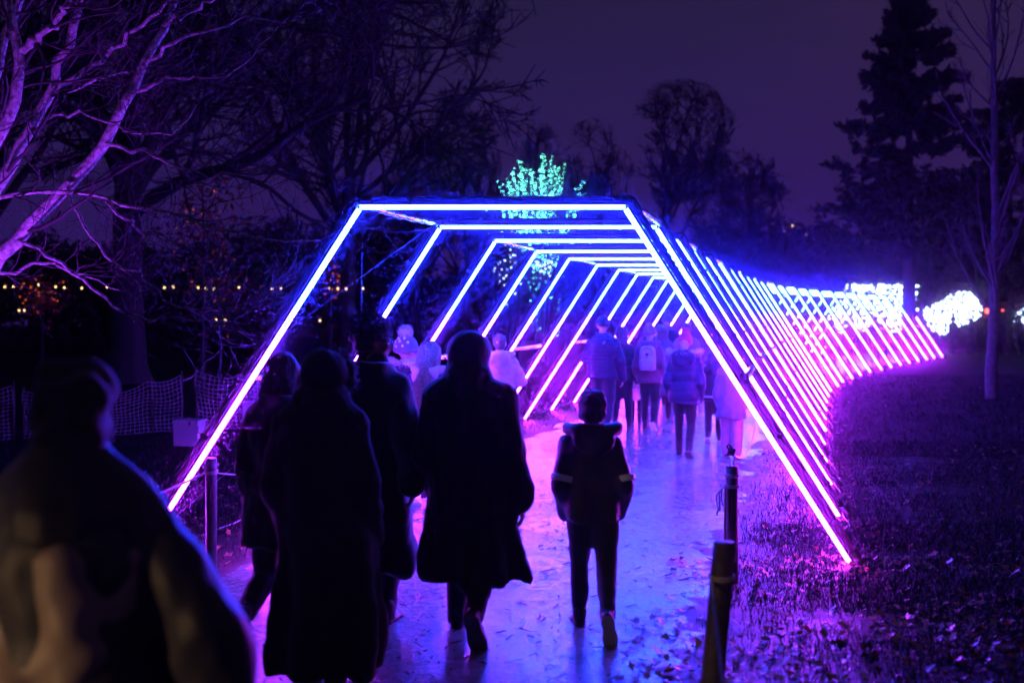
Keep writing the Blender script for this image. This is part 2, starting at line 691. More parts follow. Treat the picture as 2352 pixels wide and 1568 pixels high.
verge('verge_right', 1, -.6, 4.2, 2.5, 15, .035)
verge('verge_left', -1, -.45, 1.3, 4.5, 22, .035)
verge('verge_right', 1, -.35, .9, 15, 34, .06)

# ------------------------------------------------------------------ the light arches
FOOT, TOPX, TOPZ = 2.60, 0.965, 2.58          # pole axis: foot half-width, corner
LF, LT, LZ0, LZ1 = 2.495, 0.925, 0.06, 2.535   # LED axis
ORD = ['first', 'second', 'third', 'fourth', 'fifth', 'sixth', 'seventh', 'eighth', 'ninth', 'tenth', 'eleventh', 'twelfth',
       'thirteenth', 'fourteenth', 'fifteenth', 'sixteenth', 'seventeenth', 'eighteenth', 'nineteenth', 'twentieth',
       'twenty-first', 'twenty-second', 'twenty-third', 'last']

yy = np.linspace(7.95, 47.8, 800)
xx = foot_x(yy)
arc = np.concatenate([[0], np.cumsum(np.hypot(np.diff(xx), np.diff(yy)))])
NA = 24
aY = np.interp(np.linspace(0, arc[-1], NA), arc, yy)
aX = foot_x(aY)
head0 = math.atan(float(slope(8.5)))
aYaw = np.array([max(0, (math.atan(float(slope(y))) - head0)) * 1.15 for y in aY])

_jr = np.random.default_rng(17)
aX = aX + _jr.normal(0, .012, NA)
aYaw = aYaw + _jr.normal(0, .006, NA)


def led_piece(a, b, n=6, k=1):
    g = Geo()
    a, b = Vector(a), Vector(b)
    pts = [a.lerp(b, i / k) for i in range(k + 1)]
    g.tube(pts, .0225, n)
    return g


def leg_dir(s):
    return (Vector((s * TOPX, 0, TOPZ)) - Vector((s * FOOT, 0, 0))).normalized()


arch_mesh = {}


def channel(a, b, out):
    """open gutter that holds the LED, its back to the outside"""
    a, b = Vector(a), Vector(b)
    out = out.normalized()
    side = (b - a).normalized().cross(out)
    prof = [(.0250, k) for k in range(-3, 4)] + [(.0295, k) for k in range(3, -4, -1)]
    g = Geo()
    g.rings([[p + (out * math.cos(k * .44) + side * math.sin(k * .44)) * r_ for r_, k in prof] for p in (a, b)])
    return g




def arch_meshes():
    A = arch_mesh
    for s, nm in ((-1, 'l'), (1, 'r')):
        f, c = Vector((s * FOOT, 0, 0.0)), Vector((s * TOPX, 0, TOPZ))
        g = Geo()
        g.tube([f, f.lerp(c, .5), c], .026, 10)
        A['pole' + nm] = g.mesh()
        g = Geo()
        d = leg_dir(s)
        g.tube([f - d * .02, f + d * .16], .034, 10)
        g.box((s * (FOOT + .02), 0, .008), (.16, .12, .016))
        A['foot' + nm] = g.mesh()
        A['led' + nm] = led_piece((s * LF, 0, LZ0), (s * (LT + .012), 0, LZ1 - .02)).mesh()
        # thin alloy rail between LED and pole
        off = Vector((-s * d.z, 0, abs(d.x))) * .0
        pin = (Vector((s * LF, 0, LZ0)) - f)
        pin = pin - d * pin.dot(d)
        g = Geo()
        g.tube([f + pin * .56 + d * .10, c + pin * .56 - d * .03], .0055, 5)
        A['rail' + nm] = g.mesh()
        A['chan' + nm] = channel((s * LF, 0, LZ0 - .005), (s * (LT + .012), 0, LZ1 - .015), Vector((s * d.z, 0, abs(d.x)))).mesh()
        g = Geo()
        g.tube([c - d * .11, c + d * .012], .036, 10)
        g.tube([c + Vector((s * .012, 0, 0)), c - Vector((s * .12, 0, 0))], .036, 10)
        A['joint' + nm] = g.mesh()
    g = Geo()
    g.tube([(-TOPX, 0, TOPZ), (0, 0, TOPZ), (TOPX, 0, TOPZ)], .026, 10)
    A['poleT'] = g.mesh()
    A['chanT'] = channel((-LT - .01, 0, LZ1), (LT + .01, 0, LZ1), Vector((0, 0, 1))).mesh()
    A['ledT'] = led_piece((-LT, 0, LZ1), (LT, 0, LZ1)).mesh()
    g = Geo()
    g.tube([(-TOPX + .05, 0, TOPZ - .026 - .006), (TOPX - .05, 0, TOPZ - .026 - .006)], .0055, 5)
    A['railT'] = g.mesh()
    g = Geo()
    g.box((0, 0, 0), (.058, .058, .03))
    g.box((0.035, 0, 0), (.05, .012, .012))
    A['clip'] = g.mesh()
    # loose ends of cable ties and a looped lead along the pole
    g = Geo()
    r = random.Random(3)
    for k in range(9):
        t = r.uniform(.05, .95)
        p = Vector((-TOPX + 2 * TOPX * t, 0, TOPZ + .02))
        g.tube([p, p + Vector((r.uniform(-.02, .02), 0, .03)), p + Vector((r.uniform(-.06, .06), r.uniform(-.03, .03), .06))], .003, 4)
    for s in (-1, 1):
        f, c = Vector((s * FOOT, 0, 0.0)), Vector((s * TOPX, 0, TOPZ))
        for k in range(9):
            p = f.lerp(c, r.uniform(.12, .96)) + Vector((s * .022, 0, .015))
            g.tube([p, p + Vector((s * .03, 0, .01)), p + Vector((s * r.uniform(.03, .07), r.uniform(-.03, .03), r.uniform(-.05, .05)))], .003, 4)
    A['ties'] = g.mesh()


arch_meshes()
roots = []
for i in range(NA):
    yaw = float(aYaw[i])
    c = Vector((aX[i] - LF * math.cos(yaw), aY[i] + LF * math.sin(yaw), 0.0))
    if i == 0:
        lab = 'pink and blue neon light arch nearest the camera, first and largest of the tunnel'
    elif i == NA - 1:
        lab = 'small neon light arch at the far right end of the tunnel, last of the row'
    else:
        lab = '%s neon light arch of the tunnel, counted from the front' % ORD[i]
    root = empty('light_arch', c, -yaw, lab, 'light arch', 'neon arches of the light tunnel')
    roots.append(root)
    A = arch_mesh
    pt = []
    for nm in 'lrT':
        p = mk('pole', A['pole' + nm], M['pole'], root)
        pt.append(p)
        mk('led_tube', A['led' + nm], M['led'], root)
        mk('rail', A['rail' + nm], M['rail'], root)
        mk('channel', A['chan' + nm], M['pole'], root, smooth=False)
    for nm in 'lr':
        mk('corner_joint', A['joint' + nm], M['pole'], root)
        mk('foot', A['foot' + nm], M['pole'], root)
    mk('cable_ties', A['ties'], M['blackcable'], root, kind='stuff')
    if i < 12:
        for s, pp in ((-1, pt[0]), (1, pt[1])):
            f, cc = Vector((s * FOOT, 0, 0.0)), Vector((s * TOPX, 0, TOPZ))
            for t in (.13, .36, .62, .86):
                o = mk('clip', A['clip'], M['pole'], pp, smooth=False)
                o.location = f.lerp(cc, t)
                o.rotation_euler = (0, math.atan2(-leg_dir(s).x, leg_dir(s).z) * -1 + (PI if s > 0 else 0), 0)
        for t in (.2, .75):
            o = mk('clip', A['clip'], M['pole'], pt[2], smooth=False)
            o.location = (-TOPX + 2 * TOPX * t, 0, TOPZ)
            o.rotation_euler = (0, PI / 2, 0)

bpy.context.view_layer.update()


def arch_pt(i, x, z, s):
    """world point on arch i"""
    yaw = float(aYaw[i])
    r = roots[i].location
    return Vector((r.x + x * math.cos(yaw), r.y - x * math.sin(yaw), z))


def leg_at(z):
    return FOOT + (TOPX - FOOT) * z / TOPZ


def to_local(i, p):
    yaw = float(aYaw[i])
    d = p - roots[i].location
    return Vector((d.x * math.cos(yaw) - d.y * math.sin(yaw), d.x * math.sin(yaw) + d.y * math.cos(yaw), p.z))


for i in range(0, NA - 1):
    paired = i % 2 == 0
    for s in (-1, 1):
        if paired:
            for z, x0 in ((TOPZ - .015, TOPX + .0), (1.33, leg_at(1.33))):
                a = to_local(i, arch_pt(i, s * x0, z, s))
                b = to_local(i, arch_pt(i + 1, s * x0, z, s))
                r = random.Random(i * 7 + s + int(z * 10))
                K = 26
                pts = [a.lerp(b, k / K) + Vector((0, 0, -.012 * math.sin(PI * k / K))) for k in range(K + 1)]
                g = Geo()
                g.tube(pts, [.024 + r.uniform(-.005, .008) for _ in pts], 7)
                nm = g.build('tie_bar', M['foil'], roots[i])
                g = Geo()
                g.tube([a + (b - a) * .0 - (b - a).normalized() * .03, a + (b - a).normalized() * .05], .038, 8)
                g.build('clamp', M['pole'], nm)
            # slanting stay from the leg up to the next arch's corner
            a = to_local(i, arch_pt(i, s * leg_at(1.52), 1.52, s))
            b = to_local(i, arch_pt(i + 1, s * (TOPX + .01), TOPZ - .02, s))
            g = Geo()
            g.tube([a, b], .0016, 4)
            g.build('stay_wire', M['wire'], roots[i])
            if i < 9 and s < 0:
                a = to_local(i, arch_pt(i + 1, s * (leg_at(1.4)), 1.33, s)) 
                b = to_local(i, arch_pt(i, s * (leg_at(.02) + .02), 0.03, s))
                g = Geo()
                g.tube([a, b], .0016, 4)
                g.build('stay_wire', M['wire'], roots[i])
                top = to_local(i, arch_pt(i, s * (TOPX - .02), TOPZ - .02, s)) + Vector((0, .25, 0))
                g = Geo()
                g.tube([top, top + Vector((-.01, .02, -1.25)), top + Vector((s * .015, .03, -2.5))], .0012, 4)
                g.build('hanging_cord', M['wire'], roots[i])
        # lead slung from foot to foot
        a = to_local(i, arch_pt(i, s * (LF - .01), .09, s))
        b = to_local(i, arch_pt(i + 1, s * (LF + .02), .09, s))
        r = random.Random(i * 3 + s)
        pts = []
        for k in range(13):
            t = k / 12
            z = .09 + (.02 - .09) * math.sin(PI * t) ** .6 + (.10 * math.exp(-((t - .12) / .06) ** 2))
            pts.append(a.lerp(b, t) * 1 + Vector((s * .10 * math.sin(PI * t) + r.uniform(-.01, .01), 0, 0)))
            pts[-1].z = max(.025, z)
        g = Geo()
        g.tube(pts, .006, 6)
        g.build('lead', M['cable'], roots[i])

# ------------------------------------------------------------------ trees
def unit(v):
    return v / (np.linalg.norm(v, axis=-1, keepdims=True) + 1e-9)


def limb(pts, r0, r1, K=14, jit=.02, r=None):
    """one smooth limb through given points, resampled to K"""
    p = np.array([tuple(q) for q in pts], float)
    d = np.concatenate([[0], np.cumsum(np.linalg.norm(np.diff(p, axis=0), axis=1))])
    t = np.linspace(0, d[-1], K)
    out = np.stack([np.interp(t, d, p[:, k]) for k in range(3)], 1)
    for _ in range(2):
        out[1:-1] = .5 * out[1:-1] + .25 * (out[:-2] + out[2:])
    if r is not None:
        out[1:-1] += r.normal(0, jit, (K - 2, 3))
    return out, np.linspace(r0, r1, K)


def sprout(P, R, n, r, t0=.25, t1=1.0, ang=(35, 65), ratio=.6, lens=None, rr=.55, K=7, up=.0, wander=.18, rmin=.003, bias=None, rend=.35):
    """n children on every limb"""
    B, Kp, _ = P.shape
    L = np.linalg.norm(np.diff(P, axis=1), axis=2).sum(1)
    t = r.uniform(t0, t1, (B, n))
    t[:, 0] = 1.0
    f = t * (Kp - 1)
    i = np.clip(f.astype(int), 0, Kp - 2)
    w = (f - i)[..., None]
    bi = np.arange(B)[:, None]
    S = P[bi, i] * (1 - w) + P[bi, i + 1] * w
    T = unit(P[bi, i + 1] - P[bi, i])
    r0 = (R[bi, i] * (1 - w[..., 0]) + R[bi, i + 1] * w[..., 0]) * rr * r.uniform(.7, 1.1, (B, n))
    side = unit(np.cross(T, r.normal(size=(B, n, 3))))
    a = np.radians(r.uniform(ang[0], ang[1], (B, n)))
    a[:, 0] *= .35
    D = T * np.cos(a)[..., None] + side * np.sin(a)[..., None]
    if bias is not None:
        D = unit(D + np.asarray(bias))
    ln = (lens if lens else 1) * (L[:, None] * ratio * (1.15 - .65 * t) if not lens else r.uniform(.5, 1.15, (B, n)))
    ln = ln * r.uniform(.6, 1.2, (B, n))
    S, D, ln, r0 = S.reshape(-1, 3), D.reshape(-1, 3), ln.ravel(), np.maximum(r0.ravel(), rmin)
    N = len(S)
    Q = np.empty((N, K, 3))
    Q[:, 0] = S
    cur = D
    for k in range(1, K):
        cur = unit(cur + r.normal(0, wander, (N, 3)) + np.array([0, 0, up]))
        Q[:, k] = Q[:, k - 1] + cur * (ln / (K - 1))[:, None]
    RR = r0[:, None] * np.linspace(1, rend, K)[None]
    return Q, np.maximum(RR, rmin * .6)


def cards(C, size, r, elong=1.6, up=None):
    """leaf-sized quads at points C"""
    N = len(C)
    a = unit(r.normal(size=(N, 3)))
    if up is not None:
        a = unit(a + up)
    b = unit(np.cross(a, r.normal(size=(N, 3))))
    s = (size * r.uniform(.6, 1.3, N))[:, None]
    V = np.stack([C - a * s * elong, C + b * s * .5, C + a * s * elong, C - b * s * .5], 1).reshape(-1, 3)
    return V, np.arange(N * 4).reshape(-1, 4)


def plant_root(name, loc, label, cat='tree', group=None):
    return empty(name, loc, 0, label, cat, group)


# ---- the pale-barked tree lit violet, front left
T0 = 9.0
r = np.random.default_rng(21)
root = plant_root('lit_tree', (-5.2, 9.0, 0), 'bare pale-barked tree lit violet leaning in from the left edge')
OFF = Vector((-5.2, 9.0, 0))


def tp(x, y, dy=0.0):
    return W(x, y, T0 + dy) - OFF


trunk, tr = limb([Vector((0, 0, -.1)), Vector((.03, 0, .5)), Vector((.18, .02, .95)), tp(-190, 830), tp(-120, 740)], .20, .13, 12)
LB = [
    ([tp(-150, 790), tp(-95, 700), tp(-30, 645), tp(35, 551, -.1), tp(151, 432, -.2), tp(243, 330, -.3), tp(292, 228, -.3), tp(338, 140, -.3), tp(372, 60, -.2), tp(430, -60)], .070, .022),
    ([tp(-150, 770), tp(-80, 560), tp(0, 422, .1), tp(46, 334, .1), tp(81, 292, .1), tp(116, 211, .1), tp(134, 169, .1), tp(169, 70), tp(200, -60)], .062, .03),
    ([tp(-150, 760), tp(-70, 420, -.3), tp(4, 302, -.4), tp(25, 246, -.4), tp(49, 186, -.4), tp(51, 123, -.4), tp(42, 95, -.4), tp(21, 53, -.4), tp(10, -60, -.4)], .066, .034),
    ([tp(-160, 760), tp(-140, 500, .4), tp(-60, 300, .4), tp(-10, 200, .4), tp(10, 100, .5), tp(40, 20, .5), tp(80, -80, .5)], .06, .03),
]
LM = [
    ([tp(114, 215, .1), tp(211, 158, 0), tp(253, 123, -.1), tp(306, 67, -.3), tp(360, 30, -.4), tp(430, -10, -.5)], .026, .010),
    ([tp(118, 212, .1), tp(165, 208), tp(205, 190, -.1), tp(245, 175, -.1), tp(300, 168, -.2)], .018, .007),
    ([tp(51, 118, -.4), tp(81, 88, -.5), tp(116, 67, -.5), tp(150, 20, -.6), tp(180, -40, -.6)], .034, .016),
    ([tp(-120, 470, -.2), tp(0, 454, -.4), tp(49, 447, -.4), tp(141, 431, -.2), tp(197, 436, -.4), tp(246, 464, -.6), tp(302, 478, -.8), tp(415, 503, -1.0), tp(510, 535, -1.2), tp(661, 545, -1.3), tp(735, 552, -1.3)], .022, .004),
    ([tp(243, 330, -.3), tp(345, 347, -.5), tp(390, 385, -.6), tp(455, 400, -.8), tp(520, 405, -1), tp(610, 400, -1.1)], .018, .004),
    ([tp(-100, 640, .2), tp(0, 630, .2), tp(60, 612, .1), tp(123, 599), tp(197, 638, -.3), tp(274, 666, -.4)], .02, .005),
    ([tp(35, 551, -.1), tp(116, 592, -.3), tp(197, 638, -.4), tp(211, 652, -.4), tp(239, 697, -.5), tp(281, 722, -.6), tp(327, 734, -.7), tp(387, 734, -.8), tp(468, 725, -.9), tp(506, 722, -1)], .017, .003),
    ([tp(151, 432, -.2), tp(180, 500, -.4), tp(246, 599, -.6), tp(324, 620, -.7), tp(345, 666, -.8), tp(387, 701, -.8), tp(440, 722, -.9), tp(490, 705, -1)], .016, .003),
    ([tp(105, 275, .1), tp(150, 255, -.2), tp(230, 270, -.4), tp(290, 300, -.5), tp(350, 310, -.6), tp(420, 312, -.7), tp(452, 240, -.7)], .014, .003),
    ([tp(292, 228, -.3), tp(330, 200, -.4), tp(400, 180, -.6), tp(480, 185, -.8), tp(560, 150, -1), tp(640, 60, -1.1)], .016, .003),
    ([tp(338, 140, -.3), tp(400, 90, -.5), tp(470, 70, -.7), tp(560, 40, -.9), tp(650, 55, -1), tp(740, 20, -1.1)], .016, .003),
    ([tp(372, 60, -.2), tp(450, 20, -.4), tp(540, -20, -.6), tp(620, -60, -.8)], .016, .004),
    ([tp(246, 464, -.6), tp(330, 540, -.8), tp(420, 560, -.9), tp(470, 600, -1), tp(520, 640, -1)], .012, .003),
]
parts = [sweep(trunk[None], tr[None], 12)]
big = [limb(p, a, b, 22, .012, r) for p, a, b in LB]
mid = [limb(p, a, b, 18, .015, r) for p, a, b in LM]
BP, BR = np.array([b[0] for b in big]), np.array([b[1] for b in big])
MP, MR = np.array([b[0] for b in mid]), np.array([b[1] for b in mid])
mk('trunk', np_mesh('trunk', *parts[0]), M['palebark'], root)
for P_, R_ in zip(BP, BR):
    mk('limb', np_mesh('limb', *sweep(P_[None], R_[None], 10)), M['palebark'], root)
for P_, R_ in zip(MP, MR):
    mk('limb', np_mesh('limb', *sweep(P_[None], R_[None], 7)), M['palebark'], root)
s1 = sprout(BP, BR, 13, r, .3, 1, (30, 65), lens=1.15, rr=.38, K=9, up=.05, wander=.2, rmin=.006, bias=(.45, -.1, .1))
s1b = sprout(MP, MR, 13, r, .15, 1, (30, 70), lens=.62, rr=.55, K=8, up=.06, wander=.2, rmin=.004, bias=(.35, -.05, .05))
A1 = (np.concatenate([s1[0][:, ::1][:, :8], s1b[0]]), np.concatenate([s1[1][:, :8], s1b[1]]))
s2 = sprout(A1[0], A1[1], 4, r, .15, 1, (30, 65), lens=.42, rr=.6, K=7, up=.08, wander=.2, rmin=.003, bias=(.2, 0, .1))
s3 = sprout(s2[0], s2[1], 3, r, .2, 1, (30, 60), lens=.2, rr=.7, K=5, up=.1, wander=.2, rmin=.0024)
V, Fq = cat_geo([sweep(s1[0], s1[1], 5), sweep(s1b[0], s1b[1], 5), sweep(s2[0], s2[1], 4), sweep(s3[0], s3[1], 3)])
mk('twigs', np_mesh('twigs', V, Fq), M['violettwig'], root, kind='stuff')

# flood lamp in the grass that lights it
fl = empty('flood_lamp', (-3.55, 7.2, 0), 0, 'small black flood lamp in the grass under the violet tree', 'flood lamp')
g = Geo()
g.box((0, 0, .16), (.24, .09, .18), rot=Matrix.Rotation(-.6, 3, 'X'))
g.build('housing', M['lamp_metal'], fl, smooth=False)
g = Geo()
g.tube([(-.14, 0, 0.0), (-.14, 0, .17), (.14, 0, .17), (.14, 0, 0)], .01, 6)
g.build('bracket', M['lamp_metal'], fl)
ld = bpy.data.lights.new('violet_flood', 'SPOT')
ld.energy = 700
ld.color = (0.33, 0.03, 1.0)
ld.spot_size = math.radians(74)
ld.spot_blend = .6
ld.shadow_soft_size = .08
lo = bpy.data.objects.new('violet_flood', ld)
COL.objects.link(lo)
lo.location = (-3.5, 7.15, .34)
tgt = Vector((-4.5, 8.7, 4.1))
lo.rotation_euler = (tgt - lo.location).to_track_quat('-Z', 'Y').to_euler()


def bare_tree(loc, label, seed, H, spread, r0, fork=.3, nl=7, name='bare_tree', up=.06, lv=3, n2=8, n3=7, n4=5, twig=.012, group=None,
              ang=(20, 55), lean=(0, 0), mat_='bark', sides=4, trunk_bend=.02, low=.55, env=None):
    r = np.random.default_rng(seed)
    root = plant_root(name, loc, label, 'tree', group)
    top = Vector((lean[0], lean[1], H * fork))
    tk, tr = limb([Vector((0, 0, -.2)), Vector((0, 0, H * .02)), top * .5 + Vector((r.normal() * .1, 0, 0)), top, top * 1.35 + Vector((0, 0, .2))], r0, r0 * .6, 12, trunk_bend * H * .05, r)
    tr[0] *= 1.5
    tr[1] *= 1.15
    mk('trunk', np_mesh('trunk', *sweep(tk[None], tr[None], 10)), M[mat_], root)
    P, R = tk[None], tr[None]
    l1 = sprout(P, R, nl, r, low, 1, ang, lens=H * .42 * spread, rr=.62, K=9, up=up, wander=.12, rmin=r0 * .2)
    l2 = sprout(l1[0], l1[1], n2, r, .25, 1, (25, 60), ratio=.55, rr=.6, K=7, up=up, wander=.15, rmin=twig * 1.6)
    l3 = sprout(l2[0], l2[1], n3, r, .2, 1, (25, 60), ratio=.55, rr=.65, K=5, up=up, wander=.17, rmin=twig * 1.2)
    pr = [sweep(l1[0], l1[1], 6), sweep(l2[0], l2[1], 4), sweep(l3[0], l3[1], 3)]
    if n4:
        l4 = sprout(l3[0], l3[1], n4, r, .15, 1, (25, 60), ratio=.6, rr=.7, K=2, up=up, wander=.2, rmin=twig)
        pr.append(sweep(l4[0], l4[1], 3))
    V, Fq = cat_geo(pr)
    if env:      # keeps the twigs inside a rounded crown
        c = np.array([env[0], 0, env[1]])
        R_ = np.array([env[2], env[2], env[3]])
        q = (V - c) / R_
        m_ = np.linalg.norm(q, axis=1, keepdims=True) + 1e-6
        up_ = np.clip((V[:, 2:3] - (env[1] - env[3] * 1.1)) / (env[3] * .5), 0, 1)
        f = np.where(m_ > .7, .7 + .55 * np.tanh((m_ - .7) / .9), m_) / m_
        V = V + (c + q * f * R_ - V) * up_
    mk('crown', np_mesh('crown', V, Fq), M['twigs'], root)
    return root, (l1, l2, l3)


# large dark tree whose trunk stands behind the netting
bare_tree((-10.1, 30, 0), 'huge old bare tree with thick trunk behind the netting fence', 5, 25, 1.0, .46, .22, 14, n2=11, n3=9, n4=7, up=.02, twig=.018, ang=(30, 75), low=.5)
bare_tree((-17, 36, 0), 'dark bare tree at the far left behind the string of warm bulbs', 8, 24, 1.15, .4, .22, 11, n2=10, n3=8, n4=6, twig=.022, group='dark trees at left')
bare_tree((-6.6, 46, 0), 'dark spreading bare tree above the left half of the first arch', 9, 24, 1.15, .4, .22, 11, n2=10, n3=8, n4=6, twig=.026, group='dark trees at left')
bare_tree((-24, 44, 0), 'dark bare tree behind the violet tree, left of the huge trunk', 10, 25, 1.2, .4, .22, 11, n2=10, n3=8, n4=6, twig=.026, group='dark trees at left')

# trees beyond the tunnel
def far_tree(x0, x1, top, bot, Y, seed, label, fork=.3, trunk_x=None, **k):
    cx_ = (x0 + x1) / 2
    p = W(trunk_x or cx_, 700, Y)
    c = W(cx_, (top + bot) / 2, Y)
    H = W(cx_, top, Y).z
    env = (c.x - p.x, c.z, (x1 - x0) / 2 * Y / FPX, (bot - top) / 2 * Y / FPX)
    return bare_tree((p.x, Y, 0), label, seed, H * 1.12, 1.35, H * .02, fork, group='bare trees behind the tunnel', twig=.024, env=env, **{**dict(n2=9, n3=8, n4=7, nl=11, ang=(15, 60), lean=((c.x - p.x) * .4, 0)), **k})


far_tree(1410, 1678, 205, 385, 62, 31, 'tall forked bare tree with flat umbrella crown behind the tunnel', .40, 1515, nl=9, n4=11, ang=(25, 60))
far_tree(1565, 1822, 318, 610, 66, 32, 'broad round bare tree right of the umbrella-crowned tree', .22, n4=12, ang=(20, 70))
far_tree(1288, 1442, 292, 480, 70, 33, 'twiggy upright bare tree left of the umbrella-crowned tree', .3)
far_tree(1170, 1312, 284, 480, 74, 34, 'hazy bare tree rising behind the teal-lit tree', .3)
far_tree(1012, 1138, 298, 480, 66, 35, 'rounded bare tree left of the teal-lit tree', .3)
far_tree(885, 1032, 322, 500, 70, 36, 'bare tree behind the left corner of the first arch', .3)
far_tree(1480, 1700, 430, 640, 58, 37, 'low bushy bare tree under the broad round tree', .2)
far_tree(735, 900, 380, 560, 72, 38, 'low hazy bare tree seen left of the first arch corner', .25)

# slim young tree on the right lawn
p = W(2278, 915, 24.3)
root = plant_root('young_tree', (p.x, 24.3, 0), 'slim young bare tree with pale trunk on the right lawn', 'tree')
r = np.random.default_rng(41)
tk, tr = limb([Vector((0, 0, -.1)), Vector((.02, 0, 1.4)), Vector((.08, 0, 3)), Vector((.04, 0, 5.5)), Vector((.1, .1, 8)), Vector((.06, .1, 10.6))], .135, .02, 16, .02, r)
mk('trunk', np_mesh('trunk', *sweep(tk[None], tr[None], 10)), M['midbark'], root)
l1 = sprout(tk[None], tr[None], 34, r, .14, .95, (30, 58), lens=2.9, rr=.42, K=10, up=.10, wander=.06, rmin=.024)
l2 = sprout(l1[0], l1[1], 7, r, .2, 1, (20, 45), ratio=.45, rr=.6, K=7, up=.08, wander=.08, rmin=.013)
l3 = sprout(l2[0], l2[1], 4, r, .2, 1, (20, 45), ratio=.5, rr=.6, K=5, up=.08, wander=.1, rmin=.009)
V, Fq = cat_geo([sweep(l1[0], l1[1], 5), sweep(l2[0], l2[1], 4), sweep(l3[0], l3[1], 3)])
mk('crown', np_mesh('crown', V, Fq), M['midbark'], root)


# conifers
def conifer(px, top, Y, seed, label, half, start=.10, n=150, dens=11):
    r = np.random.default_rng(seed)
    p = W(px, 700, Y)
    H = W(px, top, Y).z
    root = plant_root('conifer', (p.x, Y, 0), label, 'tree', 'dark conifers at right')
    tk, tr = limb([Vector((0, 0, -.2)), Vector((0, 0, H * .5)), Vector((0, 0, H))], H * .022, .03, 12)
    mk('trunk', np_mesh('trunk', *sweep(tk[None], tr[None], 8)), M['bark'], root)
    t = np.sort(1 - r.uniform(0, 1, n) ** 1.15 * (1 - start))
    tiers = 17
    t = np.round(t * tiers) / tiers + r.normal(0, .006, n)
    t = np.clip(t, start, .985)
    a = r.uniform(0, 2 * PI, n)
    L = half * ((1 - t) / (1 - start)) ** .72 * r.uniform(.55, 1.12, n) + .35
    K = 9
    s = np.linspace(0, 1, K)
    rad = L[:, None] * s[None]
    z = H * t[:, None] - L[:, None] * (.16 * s - .20 * s ** 3)[None] + r.normal(0, .02, (n, 1)) * rad
    B = np.stack([np.cos(a)[:, None] * rad, np.sin(a)[:, None] * rad, z], -1)
    BR = np.maximum(.05 * (1 - s)[None] * (L[:, None] / half), .012)
    c2 = sprout(B, BR, 9, r, .25, 1, (35, 65), ratio=.34, rr=.6, K=5, up=.05, wander=.1, rmin=.012)
    # tufts of needles along every twig
    tw = c2[0]
    pts = []
    for k in range(dens):
        f = r.uniform(.1, 1, len(tw)) * 3.99
        i = f.astype(int)
        w = (f - i)[:, None]
        q = tw[np.arange(len(tw)), i] * (1 - w) + tw[np.arange(len(tw)), i + 1] * w
        pts.append(q + r.normal(0, .06, q.shape))
    pts = np.concatenate(pts)
    cv, cf = cards(pts, .125, r, 1.5, np.array([0, 0, .3]))
    mk('branches', np_mesh('branches', *cat_geo([sweep(B, BR, 5), sweep(c2[0], c2[1], 3)])), M['bark'], root)
    mk('needles', np_mesh('needles', cv, cf), M['needle'], root)


conifer(2088, -8, 48, 51, 'tall dark conifer with ragged tiers of branches at right', 3.5, .30, 220, 20)
conifer(2318, 185, 58, 52, 'second dark conifer cut by the right edge of the picture', 5.6, .06, 180, 17)
conifer(2190, 430, 60, 53, 'low dark conifer between the two taller conifers', 6.0, .04, 150, 15)


# dark evergreen masses closing the view
def evergreen(px, top, Y, wid, seed, label, group=None, n=9000, size=.16, mat_='evergreen', name='evergreen_tree'):
    r = np.random.default_rng(seed)
    p = W(px, 700, Y)
    H = W(px, top, Y).z
    root = plant_root(name, (p.x, Y, 0), label, 'tree', group)
    tk, tr = limb([Vector((0, 0, -.2)), Vector((0.1, 0, H * .4)), Vector((0, 0, H * .8))], .05 + H * .02, .04, 8)
    mk('trunk', np_mesh('trunk', *sweep(tk[None], tr[None], 7)), M['bark'], root)
    nc = 46
    cc = r.normal(size=(nc, 3))
    cc = unit(cc) * r.uniform(.35, 1, (nc, 1)) ** .6
    cc = cc * np.array([wid / 2 * .85, wid / 2 * .6, H * .42]) + np.array([0, 0, H * .5])
    rad = r.uniform(.10, .2, nc) * wid
    k = r.integers(0, nc, n)
    d = unit(r.normal(size=(n, 3))) * (r.uniform(.3, 1, (n, 1)) ** .5)
    pts = cc[k] + d * rad[k][:, None] * np.array([1, 1, .7])
    pts[:, 2] = np.clip(pts[:, 2], .1, H)
    mk('crown', np_mesh('crown', *cards(pts, size, r)), M[mat_], root)
    return root


EVG = [(1850, 500, 64, 7.5, 'dark round evergreen with small lamps beside the conifer gap'), (1960, 560, 72, 9, 'low dark evergreen in the gap left of the conifer'),
       (1730, 540, 74, 9, 'dark evergreen mass above the middle of the tunnel roof'), (1450, 560, 76, 11, 'dark low evergreen behind the first arch right corner'),
       (1180, 560, 78, 12, 'dark low evergreen seen through the top of the arches'), (900, 540, 74, 11, 'dark evergreen seen through the left legs'),
       (620, 500, 70, 12, 'dark evergreen left of the first arch'), (380, 540, 66, 11, 'dark evergreen behind the huge trunk'),
       (120, 520, 64, 12, 'dark evergreen behind the string lights at far left'), (2100, 600, 70, 11, 'dark evergreen above the white lit hedge'),
       (2330, 520, 72, 12, 'dark evergreen at the right edge behind the young tree')]
for k, (px, top, Y, wid, lab) in enumerate(EVG):
    evergreen(px, top, Y, wid, 60 + k, lab, 'dark evergreens along the horizon', 7000, .2)


